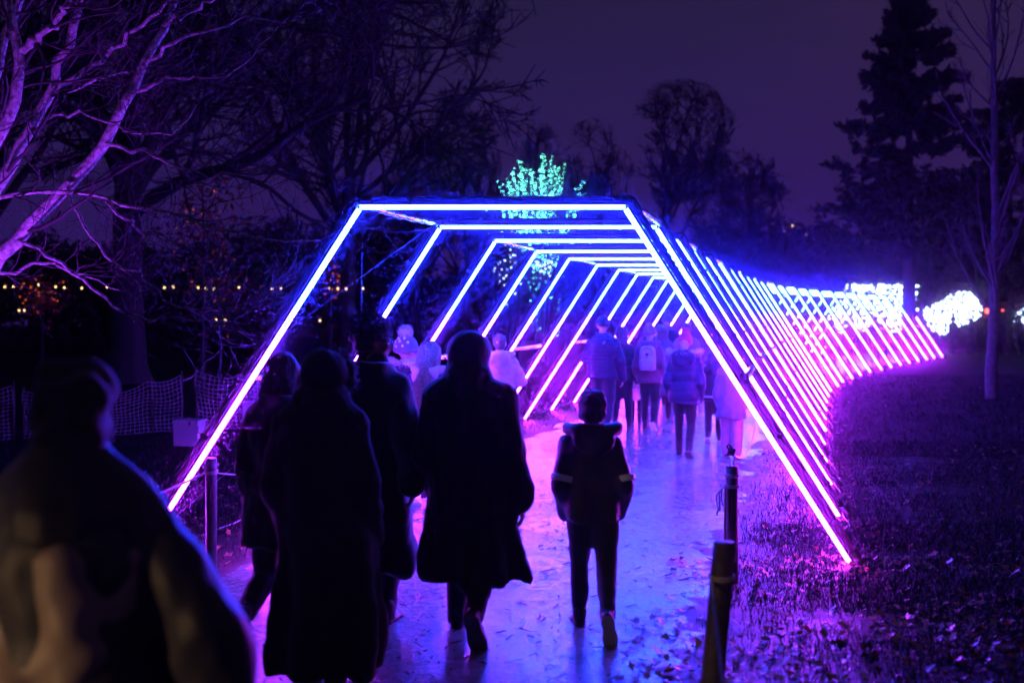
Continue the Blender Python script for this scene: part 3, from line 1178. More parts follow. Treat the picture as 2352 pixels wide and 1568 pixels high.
# ---- lit shrubs
def bulbs(pts, rad, name, material, parent, r):
    """little lamps, each a small octahedron"""
    base = np.array([[1, 0, 0], [-1, 0, 0], [0, 1, 0], [0, -1, 0], [0, 0, 1], [0, 0, -1]], float)
    f = np.array([[0, 2, 4], [2, 1, 4], [1, 3, 4], [3, 0, 4], [2, 0, 5], [1, 2, 5], [3, 1, 5], [0, 3, 5]])
    s = rad * r.uniform(.6, 1.25, len(pts))
    V = (pts[:, None, :] + base[None] * s[:, None, None]).reshape(-1, 3)
    Fa = (f[None] + (np.arange(len(pts)) * 6)[:, None, None]).reshape(-1, 3)
    return mk(name, np_mesh(name, V, Fa), material, parent, kind='stuff')


# vase-shaped tree wound with teal lamps
r = np.random.default_rng(71)
Y = 44.0
p = W(1242, 700, Y)
root = plant_root('wrapped_tree', (p.x, Y, 0), 'vase-shaped tree wound with teal fairy lights above the first arch', 'tree')
H = W(0, 352, Y).z
tk, tr = limb([Vector((0, 0, -.1)), Vector((0, 0, 2.5)), Vector((.1, 0, 4.6))], .16, .10, 8)
mk('trunk', np_mesh('trunk', *sweep(tk[None], tr[None], 8)), M['bark'], root)
nb = 46
a = r.uniform(0, 2 * PI, nb)
sp = np.sqrt(r.uniform(.0, 1, nb)) * 1.75
K = 12
s = np.linspace(0, 1, K)
hh = (H - 3.1) * (1 - .2 * (sp / 1.75) ** 2) * r.uniform(.82, 1.02, nb)
B = np.stack([np.cos(a)[:, None] * sp[:, None] * (s ** .8)[None] + r.normal(0, .03, (nb, K)), np.sin(a)[:, None] * sp[:, None] * (s ** .8)[None], 3.1 + hh[:, None] * s[None]], -1)
mk('crown', np_mesh('crown', *sweep(B, np.broadcast_to(np.linspace(.05, .015, K), (nb, K)), 5)), M['bark'], root)
pts = []
for k in range(64):
    f = r.uniform(.08, 1, nb) * (K - 1.01)
    i = f.astype(int)
    w = (f - i)[:, None]
    pts.append(B[np.arange(nb), i] * (1 - w) + B[np.arange(nb), i + 1] * w + r.normal(0, .035, (nb, 3)))
pts.append(np.stack([r.normal(0, .35, 130), r.normal(0, .2, 130), r.uniform(1.0, 4.8, 130)], 1))
bulbs(np.concatenate(pts), .014, 'fairy_lights', M['bulb_teal'], root, r)
for (px, py, Y, n, sx, sz, lab) in ((1190, 488, 43, 60, 1.1, .28, 'low shrub dotted with teal lights under the first arch bar'), (1255, 545, 41, 60, 1.7, .2, 'row of small teal lights behind the second arch bar'),
                                    (1170, 605, 40, 40, .5, .7, 'cluster of blue-white lights between the left legs'), (1255, 612, 42, 45, .45, .25, 'small bright cluster of blue-white lights left of the fifth arch')):
    p = W(px, py, Y)
    rt = plant_root('lit_shrub', (p.x, Y, 0), lab, 'shrub', 'distant shrubs with fairy lights')
    q = np.stack([r.normal(0, sx * .5, n), r.normal(0, .3, n), p.z + r.normal(0, sz, n)], 1)
    q[:, 2] = np.clip(q[:, 2], .3, None)
    st, sr = limb([Vector((0, 0, 0)), Vector((.05, 0, p.z * .5)), Vector((0, 0, p.z + .2))], .07, .02, 6)
    l1 = sprout(st[None], sr[None], 14, r, .3, 1, (20, 60), lens=1.0, rr=.6, K=6, rmin=.012)
    mk('stems', np_mesh('stems', *cat_geo([sweep(st[None], sr[None], 5), sweep(l1[0], l1[1], 4)])), M['bark'], rt)
    bulbs(q, .024, 'fairy_lights', M['bulb_teal'] if py < 600 else M['bulb_white'], rt, r)

# shrubs smothered in cold white lights at the far end
def white_shrub(x0, x1, y0, y1, Y, n, seed, lab, boxy):
    r = np.random.default_rng(seed)
    a, b = W(x0, y1, Y), W(x1, y0, Y)
    c = ((a.x + b.x) / 2, Y, 0)
    rt = plant_root('lit_hedge' if boxy else 'lit_shrub', c, lab, 'hedge' if boxy else 'shrub', 'shrubs covered in white lights')
    hw, h0, h1 = (b.x - a.x) / 2, max(0.25, a.z), b.z
    if boxy:
        q = np.stack([r.uniform(-hw, hw, n), r.uniform(-1, 1, n), r.uniform(h0, h1, n)], 1)
    else:
        d = unit(r.normal(size=(n, 3))) * r.uniform(.2, 1, (n, 1)) ** .45
        q = d * np.array([hw, 1.0, (h1 - h0) / 2]) + np.array([0, 0, (h1 + h0) / 2])
        q[:, 2] += .25 * np.sin(q[:, 0] * 2.3)
    lf = q[r.integers(0, n, n * 3)] + r.normal(0, .1, (n * 3, 3))
    lf[:, 1] += .25
    mk('foliage', np_mesh('foliage', *cards(lf, .09, r)), M['evergreen'], rt)
    st, sr = limb([Vector((0, .2, 0)), Vector((0, .2, h1 * .5)), Vector((0, .2, h1 * .9))], .1, .03, 6)
    mk('stem', np_mesh('stem', *sweep(st[None], sr[None], 6)), M['bark'], rt)
    bulbs(q, .058, 'fairy_lights', M['bulb_white'], rt, r)


white_shrub(1952, 2092, 654, 760, 51.5, 1500, 81, 'flat-topped hedge covered in white lights above the tunnel end', True)
white_shrub(2124, 2252, 676, 760, 54, 1500, 82, 'rounded shrub covered in white lights left of the young tree', False)
white_shrub(2336, 2385, 703, 748, 54, 220, 83, 'small white-lit shrub cut by the right picture edge', False)
white_shrub(1900, 1960, 690, 770, 58, 300, 84, 'white-lit shrub seen through the far tunnel legs', False)

# orange and rust patches at the left
def ember(px, py, Y, w, h, n, seed, lab, lit):
    r = np.random.default_rng(seed)
    p = W(px, py, Y)
    rt = plant_root('autumn_shrub', (p.x, Y, 0), lab, 'shrub', 'rust-coloured shrubs lit orange')
    q = np.stack([r.normal(0, w, n), r.normal(0, .4, n), p.z + r.normal(0, h, n)], 1)
    q[:, 2] = np.clip(q[:, 2], .2, None)
    st, sr = limb([Vector((0, 0, 0)), Vector((.05, 0, p.z * .6)), Vector((0, 0, p.z + h))], .06, .02, 6)
    l1 = sprout(st[None], sr[None], 10, r, .4, 1, (25, 65), lens=max(w, h) * 1.4, rr=.6, K=6, rmin=.012)
    mk('stems', np_mesh('stems', *cat_geo([sweep(st[None], sr[None], 5), sweep(l1[0], l1[1], 4)])), M['bark'], rt)
    mk('foliage', np_mesh('foliage', *cards(q, .09, r)), M['rust'], rt)
    bulbs(q[: lit] , .028, 'fairy_lights', M['glow_orange'], rt, r)


ember(465, 490, 31, .55, .75, 260, 91, 'rust-leaved young tree glowing red right of the huge trunk', 12)  # its glow points are added for orange floodlight on the leaves
ember(95, 685, 33, .3, .28, 130, 92, 'small shrub glowing orange under the warm bulbs at far left', 36)  # glow points added for the orange light falling on this shrub
ember(757, 632, 34, .16, .3, 60, 93, 'thin shrub with orange lights beside the left leg of the first arch', 16)
ember(505, 640, 36, .8, .7, 80, 94, 'sparse shrub dotted with red-orange lights near the warm bulbs', 26)

# lamps in the far evergreen
LAMPL = ['topmost and brightest orange lamp before the dark round evergreen', 'small pale lamp just lower left of the brightest orange lamp', 'small pale lamp lower right of the brightest orange lamp',
         'tiny lamp left of the others, above the tunnel roof', 'largest red lamp beside the rounded white-lit shrub', 'red lamp just right of the young tree trunk', 'red lamp at the right picture edge']
r = np.random.default_rng(96)
for (px, py, Y, c) in ((1820, 519, 60, 'bulb_warm'), (1802, 532, 61, 'bulb_warm'), (1852, 540, 61, 'bulb_warm'), (1700, 588, 60, 'bulb_warm'), (2268, 714, 56, 'bulb_red'), (2300, 716, 56, 'bulb_red'), (2335, 716, 56, 'bulb_red')):
    p = W(px, py, Y)
    rt = empty('path_lamp', (p.x, Y, 0), 0, LAMPL.pop(0), 'lamp', c[5:] + ' lamps far behind the tunnel')
    g = Geo()
    g.tube([(0, 0, 0), (0, 0, p.z)], .03, 6)
    g.build('pole', M['lamp_metal'], rt)
    g = Geo()
    g.ell((0, 0, p.z), (.04 if c == 'bulb_warm' and px == 1820 else .024 if c == 'bulb_warm' else .13), 8, 6)
    g.build('lamp_globe', M[c], rt)


# ------------------------------------------------------------------ strings of warm bulbs
def festoon(pts, xs, lab, Y):
    rt = empty('festoon_string', (pts[0].x, Y, 0), 0, lab, 'string lights')
    o = Vector((pts[0].x, Y, 0))
    g = Geo()
    g.tube([p - o for p in pts], .008, 4)
    g.build('cable', M['blackcable'], rt)
    gb = Geo()
    gb.ell((0, 0, -.05), (.027, .027, .034), 8, 6)
    mb = gb.mesh()
    gs = Geo()
    gs.tube([(0, 0, -.02), (0, 0, .03)], .02, 6)
    ms = gs.mesh()
    arr = [p for p in pts]
    for x in xs:
        for a, b in zip(arr[:-1], arr[1:]):
            if a.x <= x <= b.x:
                p = a.lerp(b, (x - a.x) / (b.x - a.x)) - o
                q = mk('bulb', mb, M['bulb_warm'], rt)
                q.location = p
                k = mk('socket', ms, M['blackcable'], q)
                break
    for p in (pts[0], pts[-1]):
        g = Geo()
        g.tube([Vector((p.x, p.y, 0)) - o, p - o], .03, 7)
        g.build('pole', M['lamp_metal'], rt)


def fest_px(pp, xs, lab, Y):
    q = []
    for (x0, y0), (x1, y1) in zip(pp[:-1], pp[1:]):
        for k in range(6):
            t = k / 6
            q.append(W(x0 + (x1 - x0) * t, y0 + (y1 - y0) * t + 6 * 4 * t * (1 - t) * (1 if abs(x1 - x0) > 120 else .3), Y))
    q.append(W(*pp[-1], Y))
    festoon(q, [W(x, 0, Y).x for x in xs], lab, Y)


fest_px([(-60, 648), (90, 650), (260, 654), (420, 652), (560, 655), (700, 652), (880, 655)], [11, 31, 51, 89, 128, 148, 188, 246, 378, 398, 455, 473, 491, 549, 625, 645, 719, 757, 776, 795, 834],
         'long string of warm bulbs across the dark left side', 35)
fest_px([(-60, 700), (120, 706), (480, 728), (760, 731), (900, 735)], [44, 56, 497, 518, 735], 'sparse second string of warm bulbs hanging lower at left', 36)

# ------------------------------------------------------------------ people
def ik(a, b, l1, l2, pole):
    d = b - a
    L = min(d.length, (l1 + l2) * .999)
    dn = d.normalized()
    b2 = a + dn * L
    x = (l1 * l1 - l2 * l2 + L * L) / (2 * L)
    h = math.sqrt(max(0, l1 * l1 - x * x))
    pl = pole - dn * pole.dot(dn)
    pl.normalize()
    return a + dn * x + pl * h, b2


def shell(p_, pad_z, ribs):
    pass


class Person:
    def __init__(s, label, X, Y, H, turn=0, feet=((.10, 0, 0), (-.12, 0, 0)), arms=('down', 'down'), headk=1.0, skin='skin', lean=.0,
                 look=0, nod=0, fine=True, group='people walking into the light tunnel', width=1.0, tilt=0):
        s.H, s.fine, s.w = H, fine, width
        s.kids = []
        s.vox = .017 if fine else .028
        H = s.H
        s.hh = H * .133 * headk
        kid = headk > 1.05
        s.sides = {}
        hipz = .505 * H
        for k, (fy, lift, pitch) in enumerate(feet):
            sd = -1 if k == 0 else 1
            ank = Vector((sd * .052 * H, fy, .045 * H + lift))
            hip = Vector((sd * .05 * H, 0, hipz))
            L1, L2 = .238 * H, .232 * H
            knee, ank = ik(hip, ank, L1, L2, Vector((sd * .05, 1, .1)))
            s.sides[sd] = dict(hip=hip, knee=knee, ank=ank, pitch=pitch)
        shz = .776 * H
        s.lean = lean
        for k, pose in enumerate(arms):
            sd = -1 if k == 0 else 1
            sh = Vector((sd * .090 * H * width, lean * .5, shz))
            if pose == 'down':
                t = Vector((sd * (.150 * H * width), .035 * H + lean * .3, .475 * H))
                pole = Vector((sd * .5, -1, 0))
            elif pose == 'swing':
                t = Vector((sd * (.155 * H * width), -.09 * H, .485 * H))
                pole = Vector((sd * .4, -1, 0))
            elif pose == 'pocket':
                t = Vector((sd * .112 * H * width, .055 * H, .485 * H))
                pole = Vector((sd * .38, -1, 0))
            elif pose == 'front':
                t = Vector((sd * .05 * H, .17 * H, .60 * H))
                pole = Vector((sd * 1.0, -.5, -.4))
            elif pose == 'link':
                t = Vector((sd * .10 * H, .16 * H, .56 * H))
                pole = Vector((sd * 1.2, -.3, -.3))
            else:
                t = Vector(pose)
                pole = Vector((sd * .8, -.8, -.2))
            el, wr = ik(sh, t, .170 * H, .155 * H, pole)
            s.sides[sd].update(sh=sh, el=el, wr=wr, pose=pose)
        s.hc = Vector((0, .02 * H + lean, .995 * H - s.hh * .52))
        s.neck = Vector((0, -.005 * H + lean * .8, .835 * H))
        s.hrot = Matrix.Rotation(-math.radians(look), 3, 'Z') @ Matrix.Rotation(-math.radians(nod), 3, 'X') @ Matrix.Rotation(math.radians(tilt), 3, 'Y')
        s.body(label, X, Y, turn, skin, group)

    def hp(s, x, y, z):
        """a point of the head, in head heights"""
        return s.hc + s.hrot @ Vector((x, y, z)) * s.hh

    def body(s, label, X, Y, turn, skin, group):
        H, h = s.H, s.hh
        g = Geo()
        g.loft([(z * H, rx * H, ry * H, 0, cy_ + s.lean * max(0, z - .5) * 2) for z, rx, ry, cy_ in (
            (.47, .055, .05, 0), (.50, .082, .062, 0), (.56, .078, .058, 0), (.63, .070, .052, 0), (.72, .085, .06, 0), (.79, .085, .05, -.004), (.83, .04, .035, -.006))], 16)
        for sd in (-1, 1):
            d = s.sides[sd]
            g.cone(d['hip'], d['knee'], .050 * H, .034 * H)
            g.cone(d['knee'], d['ank'], .033 * H, .022 * H)
            foot = s.foot_dir(sd)
            g.cone(d['ank'], d['ank'] + foot * (.075 * H) + Vector((0, 0, -.018 * H)), .022 * H, .017 * H)
            g.cone((0, s.lean * .8, .80 * H), d['sh'], .035 * H, .034 * H)
            g.cone(d['sh'], d['el'], .031 * H, .024 * H)
            g.cone(d['el'], d['wr'], .024 * H, .016 * H)
        g.cone(s.neck - Vector((0, 0, .02 * H)), s.hp(0, -.06, -.25), .034 * H, .031 * H)
        ms = [fuse(g, .026 if s.fine else .036, 2)]
        g = Geo()
        R = s.hrot
        g.ell(s.hp(0, -.04, .10), (.345 * h, .43 * h, .405 * h), rot=R)
        g.ell(s.hp(0, .06, -.20), (.265 * h, .32 * h, .29 * h), rot=R)
        g.ell(s.hp(0, .27, -.40), (.12 * h, .10 * h, .09 * h), rot=R)
        g.cone(s.hp(0, .36, .02), s.hp(0, .455, -.13), .045 * h, .068 * h)
        g.ell(s.hp(0, .345, .075), (.25 * h, .07 * h, .055 * h), rot=R)
        g.ell(s.hp(0, .36, -.265), (.12 * h, .05 * h, .05 * h), rot=R)
        for sd in (-1, 1):
            g.ell(s.hp(sd * .355, -.03, -.05), (.04 * h, .10 * h, .14 * h), rot=R)
            g.ell(s.hp(sd * .19, .27, -.10), (.11 * h, .10 * h, .11 * h), rot=R)
        g.cone(s.hp(0, -.07, -.3), s.neck + Vector((0, 0, -.01 * H)), .22 * h, .25 * h)
        ms.append(fuse(g, .0105 if s.fine else .02, 2))
        for sd in (-1, 1):
            d = s.sides[sd]
            if d['pose'] in ('pocket',) or not s.fine:
                continue
            ms.append(s.hand(sd))
        me = join_meshes(ms, 'person')
        s.root = mk('person', me, M[skin], None, (X, Y, 0), True, label, 'person', group)
        s.root.rotation_euler = (0, 0, -math.radians(turn))

    def foot_dir(s, sd):
        p = math.radians(s.sides[sd]['pitch'])
        return Vector((sd * .12, math.cos(p), -math.sin(p))).normalized()

    def hand(s, sd):
        d = s.sides[sd]
        k = s.H / 1.72
        ax = (d['wr'] - d['el']).normalized()
        if d['pose'] in ('down', 'swing'):
            ax = (ax * .5 + Vector((-sd * .05, .12, -1))).normalized()
        inn = Vector((-sd, 0, 0))
        inn = (inn - ax * inn.dot(ax)).normalized()       # palm faces the thigh
        fw = ax.cross(inn) * sd
        if fw.y < 0:
            fw = -fw
        g = Geo()
        w = d['wr']
        g.cone(w - ax * .02 * k, w + ax * .03 * k, .021 * k, .024 * k, 8)
        for j in range(4):
            off = fw * ((1.5 - j) * .019 * k)
            g.cone(w + ax * .015 * k + off * .5, w + ax * .085 * k + off, .013 * k, .0125 * k, 8)
        for j, L in enumerate((.068, .078, .073, .056)):
            off = fw * ((1.5 - j) * .0205 * k)
            p = w + ax * .088 * k + off
            cur = ax.copy()
            for q, fr in enumerate((.42, .33, .25)):
                cur = (cur + inn * (.34 + .05 * j)).normalized()
                p2 = p + cur * L * k * fr
                g.cone(p, p2, (.0088 - .0008 * q) * k, (.0082 - .0009 * q) * k, 8)
                p = p2
        p = w + ax * .03 * k + fw * .022 * k
        cur = (ax + fw * .75 + inn * .35).normalized()
        for L in (.036, .030, .022):
            p2 = p + cur * L * k
            g.cone(p, p2, .0102 * k, .0092 * k, 8)
            p = p2
            cur = (cur + ax * .45 + inn * .1).normalized()
        return fuse(g, .0056 * k, 2)

    def part(s, name, me, m):
        return mk(name, me, M[m], s.root)

    # ---- clothes
    def trousers(s, m, pad=.012, flare=0.0, cuff=None, wr=.006):
        H = s.H
        g = Geo()
        g.ell((0, 0, .515 * H), (.092 * H * s.w + pad, .068 * H + pad, .065 * H))
        for sd in (-1, 1):
            d = s.sides[sd]
            g.cone(d['hip'] + Vector((0, 0, .01)), d['knee'], .058 * H + pad, .038 * H + pad)
            end = d['ank'] + (d['ank'] - d['knee']).normalized() * (.004 * H)
            g.cone(d['knee'], end, .037 * H + pad, (.026 + flare) * H + pad)
        f = lambda p, n: wr * (wob(p * np.array([1, 1, 1.6]), 22, 5) * .6 + wob(p, 50, 6) * .3)
        return s.part('trousers', fuse(g, s.vox * 1.35, 3, f), m)

    def shoes(s, m='shoe', sole='sole', boot=0.0, k=1.0):
        H = s.H
        for sd in (-1, 1):
            d = s.sides[sd]
            fd = s.foot_dir(sd)
            side = Vector((1, 0, 0))
            up = side.cross(fd).normalized()
            side = fd.cross(up).normalized()
            rot = Matrix((side, fd, up)).transposed()
            a = d['ank']
            q = lambda x, y, z: a + rot @ Vector((x, y, z)) * H * k
            g = Geo()
            g.ell(q(0, -.012, -.018), (.026 * H * k, .032 * H * k, .026 * H * k), rot=rot)
            g.ell(q(0, .04, -.022), (.027 * H * k, .05 * H * k, .021 * H * k), rot=rot)
            g.ell(q(0, .088, -.026), (.029 * H * k, .035 * H * k, .017 * H * k), rot=rot)
            g.cone(q(0, -.006, -.01), q(0, -.006, .03 + boot), .027 * H, .028 * H + .006)
            sh = s.part('shoe', fuse(g, .0125 if s.fine else .022, 2), m)
            g = Geo()
            out = [(-.018, -.04), (.018, -.04), (.026, -.02), (.024, .02), (.031, .07), (.026, .105), (.008, .124), (-.01, .122), (-.026, .10), (-.030, .07), (-.023, .02), (-.026, -.02)]
            g.rings([[q(x * 1.04, y * 1.02, -.045) for x, y in out], [q(x * 1.06, y * 1.03, -.031) for x, y in out]])
            me = g.mesh()
            mk('sole', me, M[sole], sh, smooth=False)

    def coat(s, m, hem=.46, pad=.03, flare=.0, sleeve=1.0, quilt=0.0, wr=.012, collar=.86, name='coat', waist=0.0, seed=1, hemy=0.0, quilt_amp=.012, sm=3, slim=1.0, hemx=0.0):
        H, w = s.H, s.w * slim
        sl = []
        def add(z, rx, ry, cyy=0.0):
            sl.append((z * H, rx * H * w + pad, ry * H + pad, 0, cyy + s.lean * max(0, z - .5) * 2))
        if hem < .5:
            sl.append((hem * H, .098 * H * w + pad + flare, .075 * H + pad + flare * .8, 0, hemy))
            if hem < .36:
                mid = (hem + .5) / 2
                sl.append((mid * H, .1 * H * w + pad + flare * .6, .075 * H + pad + flare * .5, 0, hemy * .5))
        else:
            sl.append((hem * H, .096 * H * w + pad, .072 * H + pad, 0, 0))
        if hem < .52:
            add(.53, .098, .073)
        add(.62, .092 - waist, .068 - waist * .5)
        add(.70, .097, .074, .004)
        add(.755, .094, .071, 0)
        add(.795, .072, .058, -.006)
        add(.828, .050, .044, -.008)
        sl.append((collar * H, .046 * H + pad * .5, .046 * H + pad * .5, 0, .004 + s.lean))
        g = Geo()
        g.loft(sl, 32)
        for sd in (-1, 1):
            d = s.sides[sd]
            a = Vector((sd * .028 * H, s.lean * .8, .806 * H))
            g.cone(a, d['sh'], .032 * H + pad * .35, (.034 * H + pad * .5))
            g.cone(d['sh'], d['el'], (.034 * H + pad * .5) * sleeve, (.031 * H + pad * .62) * sleeve)
            wv = d['wr'] + (d['wr'] - d['el']).normalized() * (.01 * H)
            g.cone(d['el'], wv, (.031 * H + pad * .6) * sleeve, (.025 * H + pad * .5) * sleeve)

        def f(p, n):
            o = wr * (wob(p * np.array([1, 1, 1.3]), 7, seed + 5) * .6 + wob(p * np.array([1, 1, 1.5]), 14, seed) * .55 + wob(p, 30, seed + 1) * .34 + wob(p, 64, seed + 2) * .14)
            if quilt:
                ph = (p[:, 2] + .015 * wob(p, 6, seed + 9)) / quilt
                o = o * .5 + quilt_amp * (np.abs(np.sin(PI * ph)) ** .5 - .8)
            if hem < .45:      # hanging folds towards the hem
                a = np.arctan2(p[:, 1], p[:, 0])
                o = o + np.clip((.5 * H - p[:, 2]) / (.3 * H), 0, 1) * .026 * np.sin(a * 7 + seed + 2 * np.sin(a * 2 + seed))
                o = o + np.clip(-n[:, 2] * 2 - .8, 0, 1) * .022 * wob(p, 13, seed + 4)
            return o
        me = fuse(g, s.vox if not quilt else min(s.vox, .012 if s.fine else .016), sm, f)
        if hemx:
            nv = len(me.vertices)
            co = np.empty(nv * 3, np.float32)
            me.vertices.foreach_get('co', co)
            co = co.reshape(-1, 3)
            co[:, 0] += hemx * np.clip((.47 * H - co[:, 2]) / (.47 * H - hem * H), 0, 1) ** 1.6
            me.vertices.foreach_set('co', co.ravel())
            me.update()
        return s.part(name, me, m)

    # ---- heads
    def hair(s, m, kind='short', seed=1):
        h = s.hh
        g = Geo()
        g.ell(s.hp(0, -.09, .14), (.40 * h, .44 * h, .42 * h), rot=s.hrot)
        g.ell(s.hp(0, -.17, -.08), (.36 * h, .34 * h, .33 * h), rot=s.hrot)
        amp, sc = .008, 60
        if kind == 'curly':
            g.ell(s.hp(0, -.12, .2), (.47 * h, .50 * h, .43 * h), rot=s.hrot)
            amp, sc = .010, 110
        if kind == 'bob':
            g.ell(s.hp(0, -.14, -.05), (.46 * h, .42 * h, .5 * h), rot=s.hrot)
            g.ell(s.hp(0, -.16, -.42), (.42 * h, .34 * h, .34 * h), rot=s.hrot)
            amp, sc = .012, 40
        if kind == 'long':
            g.ell(s.hp(0, -.12, -.25), (.36 * h, .34 * h, .45 * h), rot=s.hrot)
            g.ell(s.hp(0, -.2, -.8), (.30 * h, .2 * h, .5 * h), rot=s.hrot)
        if kind == 'mop':
            g.ell(s.hp(0, -.10, .17), (.45 * h, .50 * h, .42 * h), rot=s.hrot)
            g.ell(s.hp(0, -.16, -.10), (.43 * h, .40 * h, .36 * h), rot=s.hrot)
            amp, sc = .012, 55
        if kind == 'crop':
            amp, sc = .005, 120
        if kind == 'bun':
            g.ell(s.hp(0, -.32, .45), (.2 * h,) * 3)
        # keep the face free
        me = fuse(g, .009 if s.fine else .018, 2, lambda p, n: amp * wob(p, sc, seed))
        o = s.part('hair', me, m)
        if kind in ('long', 'bob', 'curly') and s.fine:
            r = np.random.default_rng(seed)
            N = {'long': 800, 'bob': 380, 'curly': 800, 'short': 900, 'crop': 900}[kind]
            a = r.uniform(-PI, 0, N) if kind in ('long', 'bob') else r.uniform(-PI, PI, N)
            K = 9
            P = np.zeros((N, K, 3))
            ln = {'long': 2.0, 'bob': .75, 'curly': .10, 'short': .12, 'crop': .035}[kind]
            for k in range(K):
                t = k / (K - 1)
                if kind not in ('long', 'bob'):
                    if k == 0:
                        el = r.uniform(-.1, 1.4, N)
                        if kind != 'curly':
                            el = r.uniform(-.75, 1.4, N)
                            a = np.where(el < .25, r.uniform(-PI * .92, -PI * .08, N), a)
                    rad = (.47 if kind == 'curly' else .40) + t * ln + r.normal(0, .02, N)
                    P[:, k] = np.stack([rad * np.cos(a) * np.cos(el), -.12 + rad * np.sin(a) * np.cos(el), .2 + rad * .95 * np.sin(el)], 1)
                else:
                    if k == 0:
                        st = r.uniform(.395, .455, N)
                        wv = r.uniform(0, 6.28, N)
                        sl_n = r.uniform(.75, 1.15, N)
                    ph = min(1, t / .34) * PI / 2
                    fall = max(0, (t - .34) / .66)
                    rad = st * math.sin(ph) * (1 + .10 * fall) + .035 * fall * np.sin(7 * fall + wv)
                    P[:, k] = np.stack([rad * np.cos(a) * (1 - .12 * fall), -.08 + rad * np.sin(a) - (.55 if kind == 'long' else .14) * fall ** .7, .13 + .44 * math.cos(ph) - fall * ln * sl_n], 1)
            Q = np.array(s.hrot) @ (P.reshape(-1, 3).T * s.hh)
            Q = Q.T.reshape(P.shape) + np.array(s.hc)
            R = np.broadcast_to(np.linspace(.0055, .0028, K), (N, K))
            mk('strands', np_mesh('strands', *sweep(Q, R, 3)), M[m], o, kind='stuff')
        return o

    def beanie(s, m, cuff=True, slouch=.0, name='beanie', ribs=26):
        h = s.hh
        g = Geo()
        g.ell(s.hp(0, -.06, .19), (.415 * h, .475 * h, .43 * h), rot=s.hrot, n=20, m=12)
        if slouch:
            g.ell(s.hp(0, -.16, .42), (.3 * h, .33 * h, .25 * h + slouch * h), rot=s.hrot)
        if cuff:
            pts = []
            for k in range(4):
                z = -.06 + k * .075
                pts.append((z, .44 + (.02 if 0 < k < 3 else 0)))
            rs = []
            for z, rr in pts:
                rs.append([s.hp(rr * math.cos(a), -.06 + rr * 1.12 * math.sin(a), z) for a in (2 * PI * j / 36 for j in range(36))])
            g.rings(rs)
        C = np.array(s.hc)
        Ri = np.array(s.hrot.transposed())

        def f(p, n):
            q = (Ri @ (p - C).T).T
            a = np.arctan2(q[:, 1] + .06 * h, q[:, 0])
            return .0035 * np.sin(a * ribs) + .003 * wob(p, 40, 3)
        return s.part(name, fuse(g, .009 if s.fine else .02, 2, f), m)

    def fuzz(s, C, rad, n, length, m, name, parent=None, seed=3, sq=(1, 1, 1), core=True):
        """a ball of wool or fur: core and strands"""
        r = np.random.default_rng(seed)
        if core:
            g = Geo()
            g.ell(C, (rad * sq[0], rad * sq[1], rad * sq[2]))
            o = g.build(name, M[m], parent or s.root)
        d = unit(r.normal(size=(n, 3)))
        C = np.array(C)
        K = 4
        P = np.zeros((n, K, 3))
        for k in range(K):
            P[:, k] = C + d * np.array(sq) * (rad * .8 + length * k / 3) + r.normal(0, length * .12, (n, 3)) * k / 3
        mk('strands', np_mesh('strands', *sweep(P, np.broadcast_to(np.linspace(.0035, .0015, K), (n, K)), 3)), M[m], o if core else parent, kind='stuff')

    def fur_line(s, pts, rad, n, length, m, name='fur_trim', seed=4):
        """fur along a line"""
        r = np.random.default_rng(seed)
        g = Geo()
        g.tube(pts, rad, 8)
        o = s.part(name, fuse(g, .010 if s.fine else .02, 2, lambda p, n_: .008 * wob(p, 60, seed)), m)
        A = np.array([tuple(p) for p in pts])
        f = r.uniform(0, 1, n) * (len(A) - 1.001)
        i = f.astype(int)
        w = (f - i)[:, None]
        c = A[i] * (1 - w) + A[i + 1] * w
        d = unit(r.normal(size=(n, 3)))
        K = 4
        P = np.stack([c + d * (rad * .7 + length * k / 3) + r.normal(0, length * .15, (n, 3)) * k / 3 for k in range(K)], 1)
        mk('strands', np_mesh('strands', *sweep(P, np.broadcast_to(np.linspace(.003, .0013, K), (n, K)), 3)), M[m], o, kind='stuff')
        return o

    def hood_up(s, m, fur=None, peak=.1, seed=2, wide=1.0, wr=.006):
        h, H = s.hh, s.H
        g = Geo()
        g.ell(s.hp(0, -.07, .12), (.52 * h * wide, .56 * h, .53 * h), rot=s.hrot, n=18, m=12)
        g.ell(s.hp(0, -.22, .22 + peak), (.36 * h, .36 * h, .34 * h), rot=s.hrot)
        g.ell(s.hp(0, -.10, -.32), (.50 * h * wide, .48 * h, .42 * h), rot=s.hrot)
        g.cone(s.hp(0, -.1, -.30), s.neck + Vector((0, -.012, -.035)), .50 * h * wide, .60 * h * wide)
        g.ell(s.neck + Vector((0, -.02, -.050)), (.138 * H * wide, .075 * H, .066 * H))
        for sd in (-1, 1):
            g.cone(s.neck + Vector((sd * .02 * H, -.015, .01 * H)), s.sides[sd]['sh'] + Vector((-sd * .02 * H, -.01, .0)), .072 * H, .040 * H)
        o = s.part('hood', fuse(g, .011, 5, lambda p, n: wr * wob(p * np.array([1, 1, .7]), 24, seed) + .003 * wob(p, 60, seed)), m)
        if fur:
            pts = [s.hp(.50 * wide * math.cos(a), .20 + .03 * math.sin(a), -.02 + .58 * math.sin(a)) for a in [PI * (-.15 + 1.3 * k / 16) for k in range(17)]]
            s.fur_line(pts, .020, 900, .032, fur)
        return o

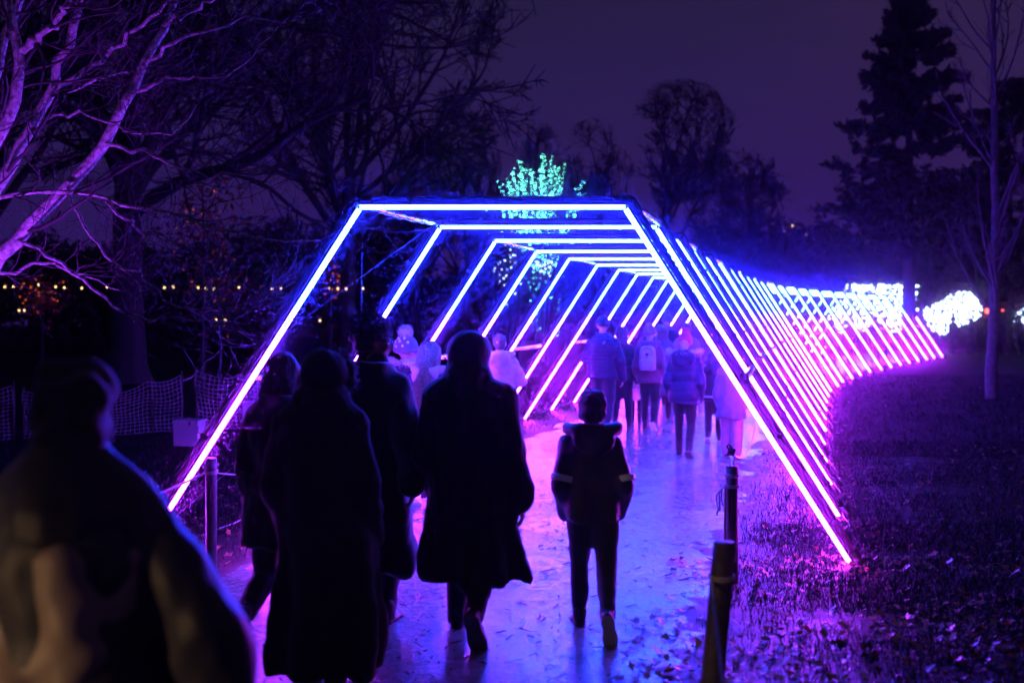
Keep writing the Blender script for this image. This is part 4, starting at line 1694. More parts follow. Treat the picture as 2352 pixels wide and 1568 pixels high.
    def hood_down(s, m, fur=None, seed=3, size=1.0):
        H = s.H
        z = .835 * H
        g = Geo()
        pts = []
        for k in range(13):
            a = PI * (1.0 + k / 12)
            pts.append(Vector((.085 * H * size * math.cos(a), .01 * H + .075 * H * size * math.sin(a) + s.lean, z + .008 * H * math.cos(a * 2) + .0 * k)))
        g.tube(pts, [.020 * H + .016 * H * size * math.sin(PI * k / 12) for k in range(13)], 10)
        g.ell((0, -.072 * H * size + s.lean, z - .032 * H), (.075 * H * size, .034 * H, .055 * H * size))
        g.ell((0, -.085 * H * size + s.lean, z - .075 * H), (.035 * H * size, .022 * H, .04 * H))
        o = s.part('hood', fuse(g, .011 if s.fine else .02, 3, lambda p, n: .006 * wob(p, 30, seed)), m)
        if fur:
            q = [Vector((1.12 * p.x, p.y * 1.12 - .012, p.z + .012 * H)) for p in pts]
            s.fur_line(q, .030, 1300, .032, fur)
        return o

    def eyes(s):
        for sd in (-1, 1):
            g = Geo()
            g.ell(s.hp(sd * .155, .315, .0), .055 * s.hh, 10, 8)
            g.build('eye', M['whiteshoe'], s.root)


def bag(p, m='whitepuff', label='white backpack with round dark emblem on the back of the pink coat'):
    """small rounded backpack on person p's back"""
    H = p.H
    o = empty('backpack', p.root.location, p.root.rotation_euler.z, label, 'backpack')
    w, hgt, dep = .078 * H, .235 * H, .05 * H
    y0 = -.155 * H
    zc = .70 * H
    g = Geo()
    g.loft([(zc - hgt / 2, w * .82, dep * .75, 0, y0), (zc - hgt * .47, w * .98, dep * .95, 0, y0), (zc, w, dep, 0, y0), (zc + hgt * .3, w * .93, dep * .95, 0, y0), (zc + hgt * .45, w * .72, dep * .75, 0, y0 + .004), (zc + hgt / 2, w * .45, dep * .45, 0, y0 + .008)], 28, pw=3.6)
    mk('body', fuse(g, .010, 2, lambda q, n: .003 * wob(q, 40, 2)), M[m], o)
    g = Geo()
    g.loft([(zc - hgt * .42, w * .7, .012, 0, y0 - dep * .92), (zc - hgt * .38, w * .76, .018, 0, y0 - dep * .95), (zc - hgt * .08, w * .76, .018, 0, y0 - dep * .95), (zc - hgt * .03, w * .7, .010, 0, y0 - dep * .92)], 24, pw=4)
    g.build('pocket', M[m], o)
    g = Geo()
    g.tube([(w * .55 * math.cos(a), y0 - dep * 1.02, zc + hgt * .28 + w * .35 * math.sin(a)) for a in [PI * k / 10 for k in range(11)]], .005, 6)
    g.build('zip', M['black'], o)
    g = Geo()
    g.tube([(0, y0 - dep * .98 - .012, zc + hgt * .14), (0, y0 - dep * .98 + .01, zc + hgt * .14)], .026, 18)
    g.build('emblem', M['black'], o)
    g = Geo()
    g.box((0, y0 - dep * 1.0 - .004, zc + hgt * .02), (.05, .008, .010))
    g.build('badge', M['black'], o, smooth=False)
    for sd in (-1, 1):
        g = Geo()
        g.tube([(sd * w * .6, y0 + dep * .6, zc + hgt * .42), (sd * .06 * H, -.06 * H, .845 * H), (sd * .065 * H, .05 * H, .83 * H), (sd * .075 * H, .10 * H, .74 * H), (sd * .10 * H, .03 * H, .63 * H), (sd * w * .9, y0 + dep * .6, zc - hgt * .4)], .013, 6)
        g.build('strap', M['black'], o)
    g = Geo()
    g.tube([(sd * .03, y0 + .02, zc + hgt * (.48 + .07 * (1 - abs(sd)))) for sd in (-1, -.5, 0, .5, 1)], .007, 6)
    g.build('grab_handle', M['black'], o)


WALKR = ((-.20, .05, 35), (.16, 0, 0))      # left foot leaving the ground behind
WALKL = ((.16, 0, 0), (-.20, .05, 35))

# --- foreground, out of focus at the left
p = Person('person in brown and navy hooded jacket, blurred in the near left corner', -1.06, 2.72, 1.66, turn=-4, arms=('down', (.345, .02, .80)), look=-32, width=1.04)
p.trousers('charcoal')
p.shoes()
for sd in (-1, 1):
    p.sides[sd]['sh'].z -= .06
    p.sides[sd]['sh'].x += sd * .04
    p.sides[sd]['el'].x += sd * .03
jk = p.coat('nylon', hem=.47, pad=.052, wr=.022, seed=14, sleeve=1.25, name='jacket', collar=.87)
H = p.H
g = Geo()
g.loft([(z * H, rx * H * p.w + .060, ry * H + .060, 0, c_) for z, rx, ry, c_ in ((.475, .096, .072, 0), (.53, .098, .073, 0), (.62, .092, .068, 0), (.70, .095, .073, .004), (.742, .090, .069, 0))], 32)
p.part('back_panel', fuse(g, .012, 3, lambda q, n: .034 * (wob(q * np.array([1, 1, 1.2]), 13, 14) * .5 + wob(q * np.array([1.3, 1, .8]), 24, 15) * .42 + wob(q, 50, 17) * .16)), 'brown')
g = Geo()
g.cone(p.neck + Vector((0, -.02, .045)), p.neck + Vector((0, -.035, -.08)), .098, .15)
g.ell(p.neck + Vector((0, -.085, -.06)), (.135, .06, .075))
for sd in (-1, 1):
    g.cone(p.neck + Vector((sd * .03, -.02, 0)), p.sides[sd]['sh'] + Vector((0, -.01, .0)), .095, .085)
p.part('hood', fuse(g, .012, 6, lambda q, n: .016 * (wob(q, 17, 3) * .6 + wob(q, 36, 4) * .4)), 'nylon')
p.hair('hair_dark', 'mop', 5)

# --- the dark group on the left of the path
p = Person('dark-haired person in dark coat, one sole raised, left of the fur-hooded coat', -1.20, 6.0, 1.57, turn=6, feet=((-.36, .23, 78), (.12, 0, 0)), arms=('pocket', 'link'), look=48, skin='browskin')
p.trousers('charcoal', .014)
p.shoes('shoe', 'sole')
p.coat('blackwool', hem=.36, pad=.055, wr=.020, seed=21)
p.hair('hair_dark', 'bob', 22)
p.eyes()

p = Person('person in ankle-length black coat with fur-edged hood up, left of the path', -.875, 5.3, 1.60, turn=10, arms=('pocket', 'pocket'), feet=((.05, 0, 0), (-.08, 0, 0)), width=1.08)
p.trousers('black')
p.shoes()
p.coat('black', hem=.085, pad=.050, flare=.05, wr=.022, seed=31, hemx=-.02)
p.hood_up('black', 'darkfur', seed=31)

p = Person('tall man with curly hair and glasses in long dark overcoat looking right', -.80, 6.5, 1.75, turn=8, arms=('pocket', 'swing'), look=62, nod=4, feet=((.1, 0, 0), (-.02, 0, 0)), skin='browskin')
p.trousers('charcoal')
p.shoes()
p.coat('blackwool', hem=.19, pad=.05, flare=.03, wr=.018, seed=41)
p.hair('hair_dark', 'curly', 42)
p.eyes()
g = Geo()
for sd in (-1, 1):
    g.tube([p.hp(sd * .17 + .12 * math.cos(a), .42, .0 + .1 * math.sin(a)) for a in [2 * PI * k / 14 for k in range(15)]], .0035, 5)
    g.tube([p.hp(sd * .29, .41, .02), p.hp(sd * .37, .2, .03), p.hp(sd * .38, -.02, .03)], .0035, 5)
g.tube([p.hp(-.05, .43, .02), p.hp(.05, .43, .02)], .003, 5)
g.build('glasses', M['glass'], p.root)
g = Geo()
g.cone(p.hp(0, .02, -.52), p.hp(0, -.05, -.75), .40 * p.hh, .46 * p.hh)
p.part('scarf', fuse(g, .011, 2, lambda q, n: .010 * wob(q, 45, 3)), 'charcoal')

# --- two children ahead of them
p = Person('child in bobble hat with pale stars and dark coat with fur collar', -.99, 10.6, 1.57, turn=26, headk=1.12, arms=('down', 'front'), look=22)
p.trousers('denim', .018)
p.shoes('whiteshoe', 'whiteshoe')
p.coat('navy', hem=.43, pad=.035, wr=.009, seed=51)
p.hood_down('navy', 'fur', size=1.05)
bn = p.beanie('violet', name='bobble_hat')
p.fuzz(p.hp(0, -.10, .74), .055, 420, .03, 'fur', 'pompom')
gs = Geo()
st = [Vector((.018 * (1 if k % 2 == 0 else .45) * math.cos(PI * k / 5), .018 * (1 if k % 2 == 0 else .45) * math.sin(PI * k / 5), 0)) for k in range(10)]
for k, (a, zz) in enumerate([(-2.3, .22), (-1.9, .38), (-1.55, .2), (-1.2, .4), (-.9, .22), (-1.55, .5), (-2.75, .34), (-.45, .36), (-2.2, .5), (-.8, .52)]):
    rr = .425 * math.sqrt(max(.05, 1 - ((zz - .19) / .44) ** 2)) + .018
    n_ = (p.hrot @ Vector((math.cos(a), math.sin(a), (zz - .19) * 1.0))).normalized()
    c = p.hp(rr * math.cos(a), -.06 + rr * 1.13 * math.sin(a), zz)
    ro = n_.to_track_quat('Z', 'Y').to_matrix()
    g = Geo()
    g.rings([[c + n_ * -.004 + ro @ q_ for q_ in st], [c + n_ * .006 + ro @ q_ for q_ in st]])
    mk('star', g.mesh(), M['whiteshoe'], bn, smooth=False)

p = Person('girl with long blonde hair and pale hood in purple padded coat', -.74, 10.2, 1.54, turn=14, headk=1.2, arms=('pocket', 'front'), feet=WALKL)
p.trousers('denim', .012)
p.shoes('whiteshoe', 'whiteshoe')
p.coat('purplepuff', hem=.34, pad=.032, quilt=.085, seed=61)
p.hood_down('cream', size=1.1)
p.hair('hair_blonde', 'long', 62)

# --- centre
p = Person('person in calf-length black padded coat with hood up, centre of the path', -.235, 6.3, 1.665, turn=8, arms=('pocket', (.30, -.03, .70)), feet=((.10, 0, 0), (-.34, .13, 60)), width=1.14)
p.sides[1]['pose'] = 'down'
p.trousers('black', .018)
p.shoes('shoe', 'sole')
p.coat('black', hem=.20, pad=.056, flare=.06, wr=.022, seed=71, sleeve=1.12, hemy=-.03, hemx=.05)
p.hood_up('black', seed=72, peak=.06, wide=1.12)

p = Person('boy in dark jacket with pale arm bands, hands in pockets, right of the hooded coat', .45, 6.36, 1.36, turn=2, headk=1.16, arms=('pocket', 'pocket'), feet=((.10, 0, 0), (-.30, .10, 62)), width=.95)
p.trousers('navy', .010)
p.shoes('shoe', 'sole')
ct = p.coat('nylon', hem=.455, pad=.034, wr=.017, seed=81, sleeve=1.05, name='jacket')
p.hood_down('nylon', size=1.22)
p.hair('hair_dark', 'crop', 82)
for sd in (-1, 1):
    d = p.sides[sd]
    ax = (d['el'] - d['sh']).normalized()
    c = d['sh'].lerp(d['el'], .86)
    rr = (.0317 * p.H + .036 * .6) * 1.05 + .009
    g = Geo()
    g.tube([c - ax * .018, c - ax * .009, c + ax * .009, c + ax * .018], [rr * .99, rr * 1.02, rr * 1.02, rr * .99], 24)
    mk('arm_band', g.mesh(), M['reflect'], ct)
    g = Geo()
    g.ell((sd * .098 * p.H, -.1 * p.H, .505 * p.H), .007, 8, 6)
    mk('pocket_stud', g.mesh(), M['reflect'], ct)

p = Person('child in white puffer jacket with hood down beside the left legs', -.15, 13.7, 1.56, turn=4, arms=('front', 'front'), look=6, headk=1.03)
p.trousers('charcoal')
p.shoes()
p.coat('whitepuff', hem=.46, pad=.05, quilt=.13, quilt_amp=.016, seed=91, sleeve=1.12, name='jacket')
p.hood_down('whitepuff', size=1.25)
p.hair('hair_brown', 'short', 92)

# --- inside the tunnel
p = Person('man in dark beanie and blue quilted puffer jacket with small pale logo', 1.37, 17.2, 1.76, turn=14, arms=('front', 'down'), feet=WALKL, width=1.12)
p.trousers('navy', .02)
p.shoes('shoe', 'whiteshoe')
ct = p.coat('bluepuff', hem=.465, pad=.045, quilt=.055, quilt_amp=.012, seed=101, name='puffer_jacket')
p.beanie('navy')
lg = Geo()
for k in range(3):
    R0 = .022 + .012 * k
    arcs = [Vector((.075 + R0 * math.cos(a), -.175, .765 * p.H + R0 * math.sin(a))) for a in [PI / 2 + PI / 2 * q / 6 for q in range(7)]]
    lg.tube(arcs, .0045, 4)
mk('logo', lg.mesh(), M['whitepuff'], ct)

p = Person('woman with dark loose hair in navy gilet beside the beanie man', 1.73, 17.9, 1.60, turn=16, arms=('front', 'down'), feet=WALKR)
p.trousers('navy', .012)
p.shoes()
p.coat('charcoal', hem=.47, pad=.035, quilt=.075, seed=111, name='gilet')
p.hair('hair_dark', 'bob', 112)

p = Person('person in pale beanie and pink coat wearing the white backpack', 2.13, 17.6, 1.61, turn=14, arms=('pocket', 'pocket'), feet=((.06, 0, 0), (-.22, .05, 58)))
p.trousers('black', .010)
p.shoes('shoe', 'whiteshoe')
p.coat('pink', hem=.46, pad=.04, wr=.010, seed=121)
p.hood_down('pink', size=1.1)
p.beanie('lilac', slouch=.1)
bag(p)

p = Person('person in brimmed felt hat and long grey coat ahead of the backpack', 2.55, 19.3, 1.62, turn=16, arms=('pocket', 'down'), feet=WALKR)
p.trousers('charcoal')
p.shoes()
p.coat('grey', hem=.27, pad=.035, flare=.03, wr=.010, seed=131)
p.hair('hair_blonde', 'bob', 132)
g = Geo()
rs = []
for z, rr in ((.16, .86), (.145, .88), (.175, .80), (.20, .50), (.34, .47), (.52, .40), (.56, .30)):
    rs.append([p.hp(rr * math.cos(a), -.04 + rr * 1.08 * math.sin(a), z + .05 * abs(math.cos(a)) * (rr > .7)) for a in [2 * PI * j / 28 for j in range(28)]])
g.rings(rs)
g.build('brimmed_hat', M['teal'], p.root)
g = Geo()
g.rings([[p.hp(rr * math.cos(a), -.04 + rr * 1.08 * math.sin(a), z) for a in [2 * PI * j / 28 for j in range(28)]] for z, rr in ((.205, .505), (.27, .495))])
g.build('hat_band', M['navy'], p.root)

p = Person('small girl in cream top and pink sequin skirt between the grown-ups', 2.06, 18.9, 1.14, turn=10, headk=1.25, arms=('down', 'down'))
p.trousers('black', .002)
p.shoes('shoe', 'sole', boot=.06)
p.coat('cream', hem=.49, pad=.028, wr=.006, seed=141, name='top')
g = Geo()
H = p.H
g.loft([(.33 * H, .15 * H, .13 * H, 0, 0), (.42 * H, .12 * H, .11 * H, 0, 0), (.53 * H, .095 * H, .085 * H, 0, 0)], 26)
p.part('skirt', fuse(g, .012, 2, lambda q, n: .007 * np.sin(np.arctan2(q[:, 1], q[:, 0]) * 14)), 'sequin')
p.hair('hair_brown', 'bob', 142)

p = Person('woman in pink bobble hat and blue padded jacket with pale fur hood', 2.15, 14.2, 1.55, turn=16, arms=('pocket', 'pocket'), feet=((.12, 0, 0), (-.22, .05, 42)), nod=26, lean=.035, tilt=8, headk=.96)
p.trousers('black', .004)
p.shoes('shoe', 'sole', boot=.05)
p.coat('purplepuff', hem=.44, pad=.042, quilt=.12, quilt_amp=.012, seed=151, waist=.006, name='puffer_jacket')
p.hood_down('purplepuff', 'fur', size=1.4)
p.beanie('hotpink', name='bobble_hat')
p.fuzz(p.hp(-.06, -.12, .70), .045, 300, .022, 'hotpink', 'pompom')

p = Person('dark-clad child with pale belt stripe behind the first arch leg', 2.80, 15.8, 1.27, turn=14, headk=1.15, arms=('down', 'down'), feet=WALKR)
p.trousers('black', .010)
p.shoes('shoe', 'whiteshoe')
ct = p.coat('navy', hem=.47, pad=.03, seed=161, name='jacket')
p.hood_up('navy', seed=163)
g = Geo()
g.loft([(.50 * p.H, .098 * p.H + .042, .073 * p.H + .042, 0, 0), (.525 * p.H, .098 * p.H + .042, .073 * p.H + .042, 0, 0)], 28)
mk('belt_stripe', g.mesh(), M['whitepuff'], ct)

p = Person('child in pale grey coat and pale pink trousers half behind the first arch leg', 2.74, 14.2, 1.34, turn=14, headk=1.15, arms=('pocket', 'pocket'), feet=((.05, 0, 0), (-.10, .0, 10)))
p.trousers('palepink', .028)
p.shoes('shoe', 'sole', boot=.04)
p.coat('lilac', hem=.36, pad=.035, flare=.02, seed=171)
p.hood_up('lilac', seed=172)

# --- farther on, only heads and shoulders show
SPEC = [
    ('man in teal bobble hat with red collar standing above the crowd', 3.05, 22.3, 1.80, 'navy', 'teal', 'beanie', 'red'),
    ('person with dark hair in purple coat behind the pink bobble hat', 3.16, 20.6, 1.66, 'violet', 'hair_brown', 'bob', None),
    ('person in grey knitted hat between the pale beanie and the brimmed hat', 2.62, 21.8, 1.62, 'charcoal', 'grey', 'beanie', None),
    ('man in dark coat deep in the tunnel beyond the red collar', 4.2, 26.0, 1.76, 'black', 'hair_dark', 'short', None),
    ('person in pale coat deep in the tunnel, seen between far legs', 5.6, 29.0, 1.66, 'lilac', 'hair_brown', 'bob', None),
    ('person in red jacket deep in the tunnel near its bend', 7.4, 33.0, 1.70, 'red', 'hair_dark', 'short', None),
    ('person in dark beanie at the bend of the tunnel', 8.6, 35.0, 1.74, 'charcoal', 'navy', 'beanie', None),
    ('person in cream coat close to the far end of the tunnel', 11.1, 39.5, 1.65, 'cream', 'hair_brown', 'bob', None),
    ('person in pink coat close to the far end of the tunnel', 12.3, 41.5, 1.62, 'pink', 'grey', 'beanie', None),
    ('tall person in black coat inside the last arches', 13.9, 43.5, 1.78, 'black', 'hair_dark', 'short', None),
    ('person in grey coat inside the last arches', 14.9, 45.5, 1.68, 'grey', 'hair_brown', 'bob', None),
    ('dark silhouette just right of the last arch', 19.2, 49.5, 1.74, 'black', 'black', 'beanie', None),
    ('dark silhouette before the rounded white-lit shrub, second from the tunnel', 20.4, 50.5, 1.66, 'charcoal', 'hair_dark', 'bob', None),
    ('dark silhouette before the rounded white-lit shrub, third from the tunnel', 21.4, 50.0, 1.78, 'black', 'hair_dark', 'short', None),
    ('dark silhouette before the rounded white-lit shrub, fourth from the tunnel', 22.2, 51.5, 1.62, 'navy', 'black', 'beanie', None),
    ('dark silhouette left of the young tree trunk', 23.2, 52.0, 1.72, 'black', 'hair_dark', 'bob', None),
    ('dark silhouette at the right picture edge', 23.3, 48.0, 1.72, 'black', 'hair_dark', 'short', None),
]
for k, (lab, X, Y, H, cl_, hd, kind, extra) in enumerate(SPEC):
    near = k < 3
    turn = math.degrees(math.atan(float(slope(Y)))) if k < 11 else random.uniform(-60, 60)
    p = Person(lab, X, Y, H, turn=turn, fine=False, arms=('pocket', 'pocket'), feet=(WALKL, WALKR)[k % 2], group='people walking into the light tunnel' if k < 11 else 'people beyond the tunnel')
    p.trousers('black' if k % 3 else 'denim', .012)
    p.shoes()
    p.coat(cl_, hem=.42 if k % 2 else .34, pad=.04, seed=200 + k)
    if kind == 'beanie':
        p.beanie(hd)
        if k == 0:
            p.fuzz(p.hp(0, -.1, .72), .05, 200, .025, hd, 'pompom')
            g = Geo()
            g.cone(p.hp(0, -.06, -.5), p.neck + Vector((0, -.03, -.07)), .075, .105)
            p.part('collar', fuse(g, .016, 2), 'red')
    else:
        p.hair(hd, kind, 300 + k)

# ------------------------------------------------------------------ posts, ropes, netting, boxes
def coil(pts, r, turns_per_m=55, strands=3):
    """a laid rope: strands twisted along a line"""
    P = [Vector(p) for p in pts]
    L = [0]
    for a, b in zip(P[:-1], P[1:]):
        L.append(L[-1] + (b - a).length)
    n = max(12, int(L[-1] / .012))
    g = Geo()
    base = []
    for k in range(n + 1):
        t = L[-1] * k / n
        i = min(range(len(L) - 1), key=lambda j: 0 if L[j] <= t <= L[j + 1] else 1)
        base.append((P[i].lerp(P[i + 1], (t - L[i]) / max(1e-6, L[i + 1] - L[i])), t, (P[i + 1] - P[i]).normalized()))
    for s in range(strands):
        q = []
        for c, t, d in base:
            u = d.cross(Vector((0.31, .2, .93)))
            u.normalize()
            w = d.cross(u)
            a = 2 * PI * (t * turns_per_m * .35 + s / strands)
            q.append(c + (u * math.cos(a) + w * math.sin(a)) * r * .55)
        g.tube(q, r * .6, 4)
    return g


def sag(a, b, d, n=14):
    return [Vector(a).lerp(Vector(b), k / n) - Vector((0, 0, d * 4 * (k / n) * (1 - k / n))) for k in range(n + 1)]


def post(X, Y, H, r, tilt, label, seed, collars=(.86,)):
    o = empty('rope_post', (X, Y, 0), 0, label, 'post', 'wooden rope posts')
    g = Geo()
    rr = random.Random(seed)
    pts = [Vector((tilt * t, 0, H * t - .05 * (t == 0))) for t in (0, .25, .5, .75, 1)]
    g.tube(pts, [r * (1 + rr.uniform(-.03, .03)) for _ in pts], 18)
    top = pts[-1]
    g.tube([top, top + Vector((0, 0, .012))], [r * .985, r * .9], 18)
    g.build('shaft', M['wood'], o)
    for c in collars:
        p = Vector((tilt * c, 0, H * c))
        for dz in (0, .012):
            g = Geo()
            g.tube([p + Vector(((r + .004) * math.cos(a), (r + .004) * math.sin(a), dz + .004 * math.sin(a))) for a in [2 * PI * k / 20 for k in range(21)]], .0055, 5)
            g.build('rope_turn', M['rope'], o)
    return o


pn = post(.845, 4.9, .785, .049, .07, 'near dark wooden post leaning at the right edge of the path', 1, (.82,))
p2 = post(1.45, 7.5, .77, .042, .0, 'upright wooden rope post just beyond the leaning post', 2, (.84, .93))
pl_ = post(-2.03, 7.68, .80, .037, .0, 'wooden rope post on the left verge before the first arch', 3, (.89,))
p4 = post(-2.95, 5.0, .77, .045, .0, 'wooden rope post hidden low behind the blurred person', 4, (.89,)) if False else None
# hook on the upright post
g = Geo()
g.tube([(-.012, 0, .77), (-.014, 0, .84), (-.018, 0, .86)], .004, 6)
g.tube([(.014, 0, .77), (.012, 0, .85)], .004, 6)
g.build('pin', M['wire'], p2)
g = Geo()
g.box((-.005, 0, .875), (.045, .03, .05), rot=Matrix.Rotation(.3, 3, 'Y'))
g.tube([(-.02, 0, .89), (-.035, 0, .91), (-.02, 0, .925), (.0, 0, .90)], .009, 6)
g.build('hook', M['blackcable'], p2)
for k, ang in enumerate((0.1, .5, -.3)):
    g = Geo()
    g.tube([(-.045, -.01, .655), (-.07 - .02 * k, -.02, .63 - .02 * k), (-.075 - .01 * k, -.02, .56 - .03 * k), (-.06 - .022 * k, -.02, .52 - .03 * k)], .006, 5)
    g.build('rope_tail', M['rope'], p2)


def rope(pts, r, label, m='rope'):
    g = coil(pts, r)
    return g.build('rope', M[m], label=label, cat='rope', group='ropes between the posts')


rope(sag((-2.07, 7.68, .71), (-3.1, 5.4, .62), .10), .009, 'pale twisted rope running left from the left verge post')
rope([Vector((1.40, 7.47, .645)), Vector((1.395, 7.46, .4)), Vector((1.38, 7.4, .12)), Vector((1.30, 7.1, .03))], .008, 'pale twisted rope hanging down the side of the upright post')
rope(sag((.86, 4.88, .64), (.66, 3.3, .55), .14), .008, 'dark rope drooping from the leaning post towards the camera')
g = Geo()
g.tube(sag((1.46, 7.5, .86), (2.15, 9.9, .95), .16), .007, 6)
g.build('cord', M['cable'], label='pale cord sagging from the hook of the upright post', cat='cord')
g = Geo()
g.tube(sag((-1.99, 7.68, .71), (-1.75, 9.7, .46), .03), .005, 6)
g.build('cord', M['cable'], label='thin pale cord from the left verge post to the second arch foot', cat='cord')


# ------------------------------------------------------------------ sagging net fence behind the tunnel's left side
def net(pts, hs, label, posts):
    o = empty('net_fence', (pts[0][0], pts[0][1], 0), 0, label, 'fence', 'sagging barrier nets at left')
    O = Vector((pts[0][0], pts[0][1], 0))
    r = random.Random(len(label))
    # resample the fence line
    cell = .062
    line = []
    for (a, b, ha, hb) in zip(pts[:-1], pts[1:], hs[:-1], hs[1:]):
        n = max(2, int(math.hypot(b[0] - a[0], b[1] - a[1]) / cell))
        for k in range(n):
            t = k / n
            line.append((a[0] + (b[0] - a[0]) * t, a[1] + (b[1] - a[1]) * t, (ha + (hb - ha) * t) - .07 * math.sin(PI * t)))
    rows = 13
    grid = [[Vector((x + .02 * math.sin(i * .31 + j * .5), y + .05 * math.sin(i * .23 + j * .35), .03 + (h - .03) * j / rows + .008 * math.sin(i * .5 + j))) - O for j in range(rows + 1)] for i, (x, y, h) in enumerate(line)]
    gp = np.array([[tuple(v) for v in c] for c in grid])
    parts = [sweep(gp.transpose(1, 0, 2), np.full((rows + 1, len(line)), .0068), 4), sweep(gp, np.full((len(line), rows + 1), .0060), 4)]
    mk('net', np_mesh('net', *cat_geo(parts)), M['net'], o)
    for i in posts:
        q = grid[min(i, len(grid) - 1)]
        g = Geo()
        b = q[0].copy()
        b.z = 0
        g.tube([b, Vector((b.x, b.y, q[-1].z + .06))], .017, 7)
        g.build('stake', M['wood'], o)


net([(-8.6, 15.2), (-7.7, 15.7), (-7.0, 16.1)], [.86, .76, .80], 'barrier net panel at the left picture edge', (0, 16, 40))
net([(-6.95, 16.2), (-6.1, 16.6), (-5.45, 17.0), (-4.95, 17.3)], [.70, .64, .78, .92], 'sagging barrier net left of the first arch leg', (0, 16, 28, 60))
net([(-4.85, 17.5), (-4.2, 17.6), (-3.4, 17.9)], [.93, .84, .88], 'barrier net panel behind the left leg of the first arch', (0, 12, 40))


def cabinet(X, Y, w, d, h, rz, label):
    o = empty('equipment_box', (X, Y, 0), rz, label, 'box', 'white equipment boxes')
    g = Geo()
    g.box((0, 0, h * .45), (w, d, h * .9))
    g.build('case', M['white'], o, smooth=False)
    g = Geo()
    g.box((0, 0, h * .93), (w * 1.06, d * 1.06, h * .09))
    g.build('lid', M['white'], o, smooth=False)
    g = Geo()
    g.tube([(w * .2, -d * .56, h * .93), (w * .2, -d * .60, h * .85), (w * .2, -d * .56, h * .78)], .01, 6)
    g.build('latch', M['pole'], o)


cabinet(-3.98, 17.6, .36, .3, .46, .2, 'white box with lid beside the dark group, left of the path')
cabinet(-4.42, 15.6, .34, .3, .36, -.1, 'low white box just left of the first arch leg')

# warm lamp on a post behind the camera: it picks out the jacket in the near left corner
lb = empty('path_lantern', (-4.3, 0.1, 0), 0, 'warm lantern on a low black post behind the viewpoint', 'lantern')
g = Geo()
g.tube([(0, 0, 0), (0, 0, .6), (0, 0, 1.2)], .035, 8)
g.build('post', M['lamp_metal'], lb)
g = Geo()
g.loft([(1.2, .10, .10, 0, 0), (1.4, .14, .14, 0, 0), (1.48, .03, .03, 0, 0)], 8)
g.build('cap', M['lamp_metal'], lb)
wl = bpy.data.lights.new('lantern_light', 'SPOT')
wl.energy = 260
wl.color = (1.0, .58, .26)
wl.spot_size = math.radians(23)
wl.spot_blend = .6
wl.shadow_soft_size = .05
wo = bpy.data.objects.new('lantern_light', wl)
COL.objects.link(wo)
wo.location = (-4.25, 0.2, 1.15)
wo.rotation_euler = (Vector((-1.62, 2.62, .84)) - wo.location).to_track_quat('-Z', 'Y').to_euler()

# ------------------------------------------------------------------ grass, leaves, twigs
def ground_z(X, Y):
    d = lateral(X, Y)
    z = np.zeros_like(X)
    D = np.abs(d) - 1.55
    v = verge_h(D, X, Y)
    inr = (d > 0) & (D < 3.6) & (Y < 15)
    inl = (d < 0) & (D < .9) & (Y < 22)
    z = np.where(inr | inl, np.maximum(v, 0), 0)
    on = np.abs(d) < 1.7
    z = np.where(on, np.maximum(z, .006 + .018 * (1 - (d / 1.72) ** 2)), z)
    return z


def blades(n, xr, yr, hgt, wid, seed, edge=.05, pow_=1.0):
    r = np.random.default_rng(seed)
    X = r.uniform(*xr, n)
    Y = yr[0] + (yr[1] - yr[0]) * r.uniform(0, 1, n) ** pow_
    d = lateral(X, Y)
    D = np.abs(d) - 1.55
    den = np.clip((D - edge) / .7, 0, 1)
    bare = np.where((d > 0) & (Y < 7.6), np.clip((Y - 5.0) / 1.9, .22, 1), 1)      # trodden and leafy in the near right
    cl_ = fbm(X * 1.4, Y * 1.4, 23, 3)
    keep = r.uniform(0, 1, n) < den * bare * np.clip((cl_ - .15) * 3.4, .12, 1)
    X, Y = X[keep], Y[keep]
    n = len(X)
    z = ground_z(X, Y) - .006
    h = hgt * r.uniform(.5, 1.35, n)
    a = r.uniform(0, 2 * PI, n)
    w = wid * r.uniform(.6, 1.3, n)
    lx, ly = r.normal(0, .45, n) * h, r.normal(0, .45, n) * h
    B = np.stack([X, Y, z], 1)
    dx = np.stack([np.cos(a) * w, np.sin(a) * w, np.zeros(n)], 1)
    m = B + np.stack([lx * .35, ly * .35, h * .6], 1)
    tp_ = B + np.stack([lx, ly, h * .95], 1)
    V = np.stack([B - dx, B + dx, m + dx * .7, tp_, m - dx * .7], 1).reshape(-1, 3)
    k = np.arange(n)[:, None] * 5
    return V, np.concatenate([k + np.array([[0, 1, 2, 4]]), k + np.array([[4, 2, 3, 3]])])


def quads(V, Fq):
    return V, Fq


gr = []
for (n, xr, yr, hg, wd_, sd) in ((85000, (.9, 4.6), (4.2, 9.5), .05, .0026, 1), (56000, (1.8, 8.5), (8.5, 16), .055, .0038, 2), (45000, (3, 18), (14, 34), .065, .007, 3),
                                 (40000, (-4.6, -1.4), (6.2, 11), .055, .0022, 4), (30000, (-8, .8), (10, 20), .065, .004, 5), (20000, (-4, 4), (18, 34), .06, .007, 6)):
    V, Fq = blades(n, xr, yr, hg, wd_, sd)
    half = len(Fq) // 2
    tri = np.concatenate([Fq[:half][:, [0, 1, 2]], Fq[:half][:, [0, 2, 3]], Fq[half:][:, :3]])
    gr.append((V, tri))
V, tri = cat_geo(gr)
mk('grass', np_mesh('grass', V, tri), M['grass'], kind='stuff')


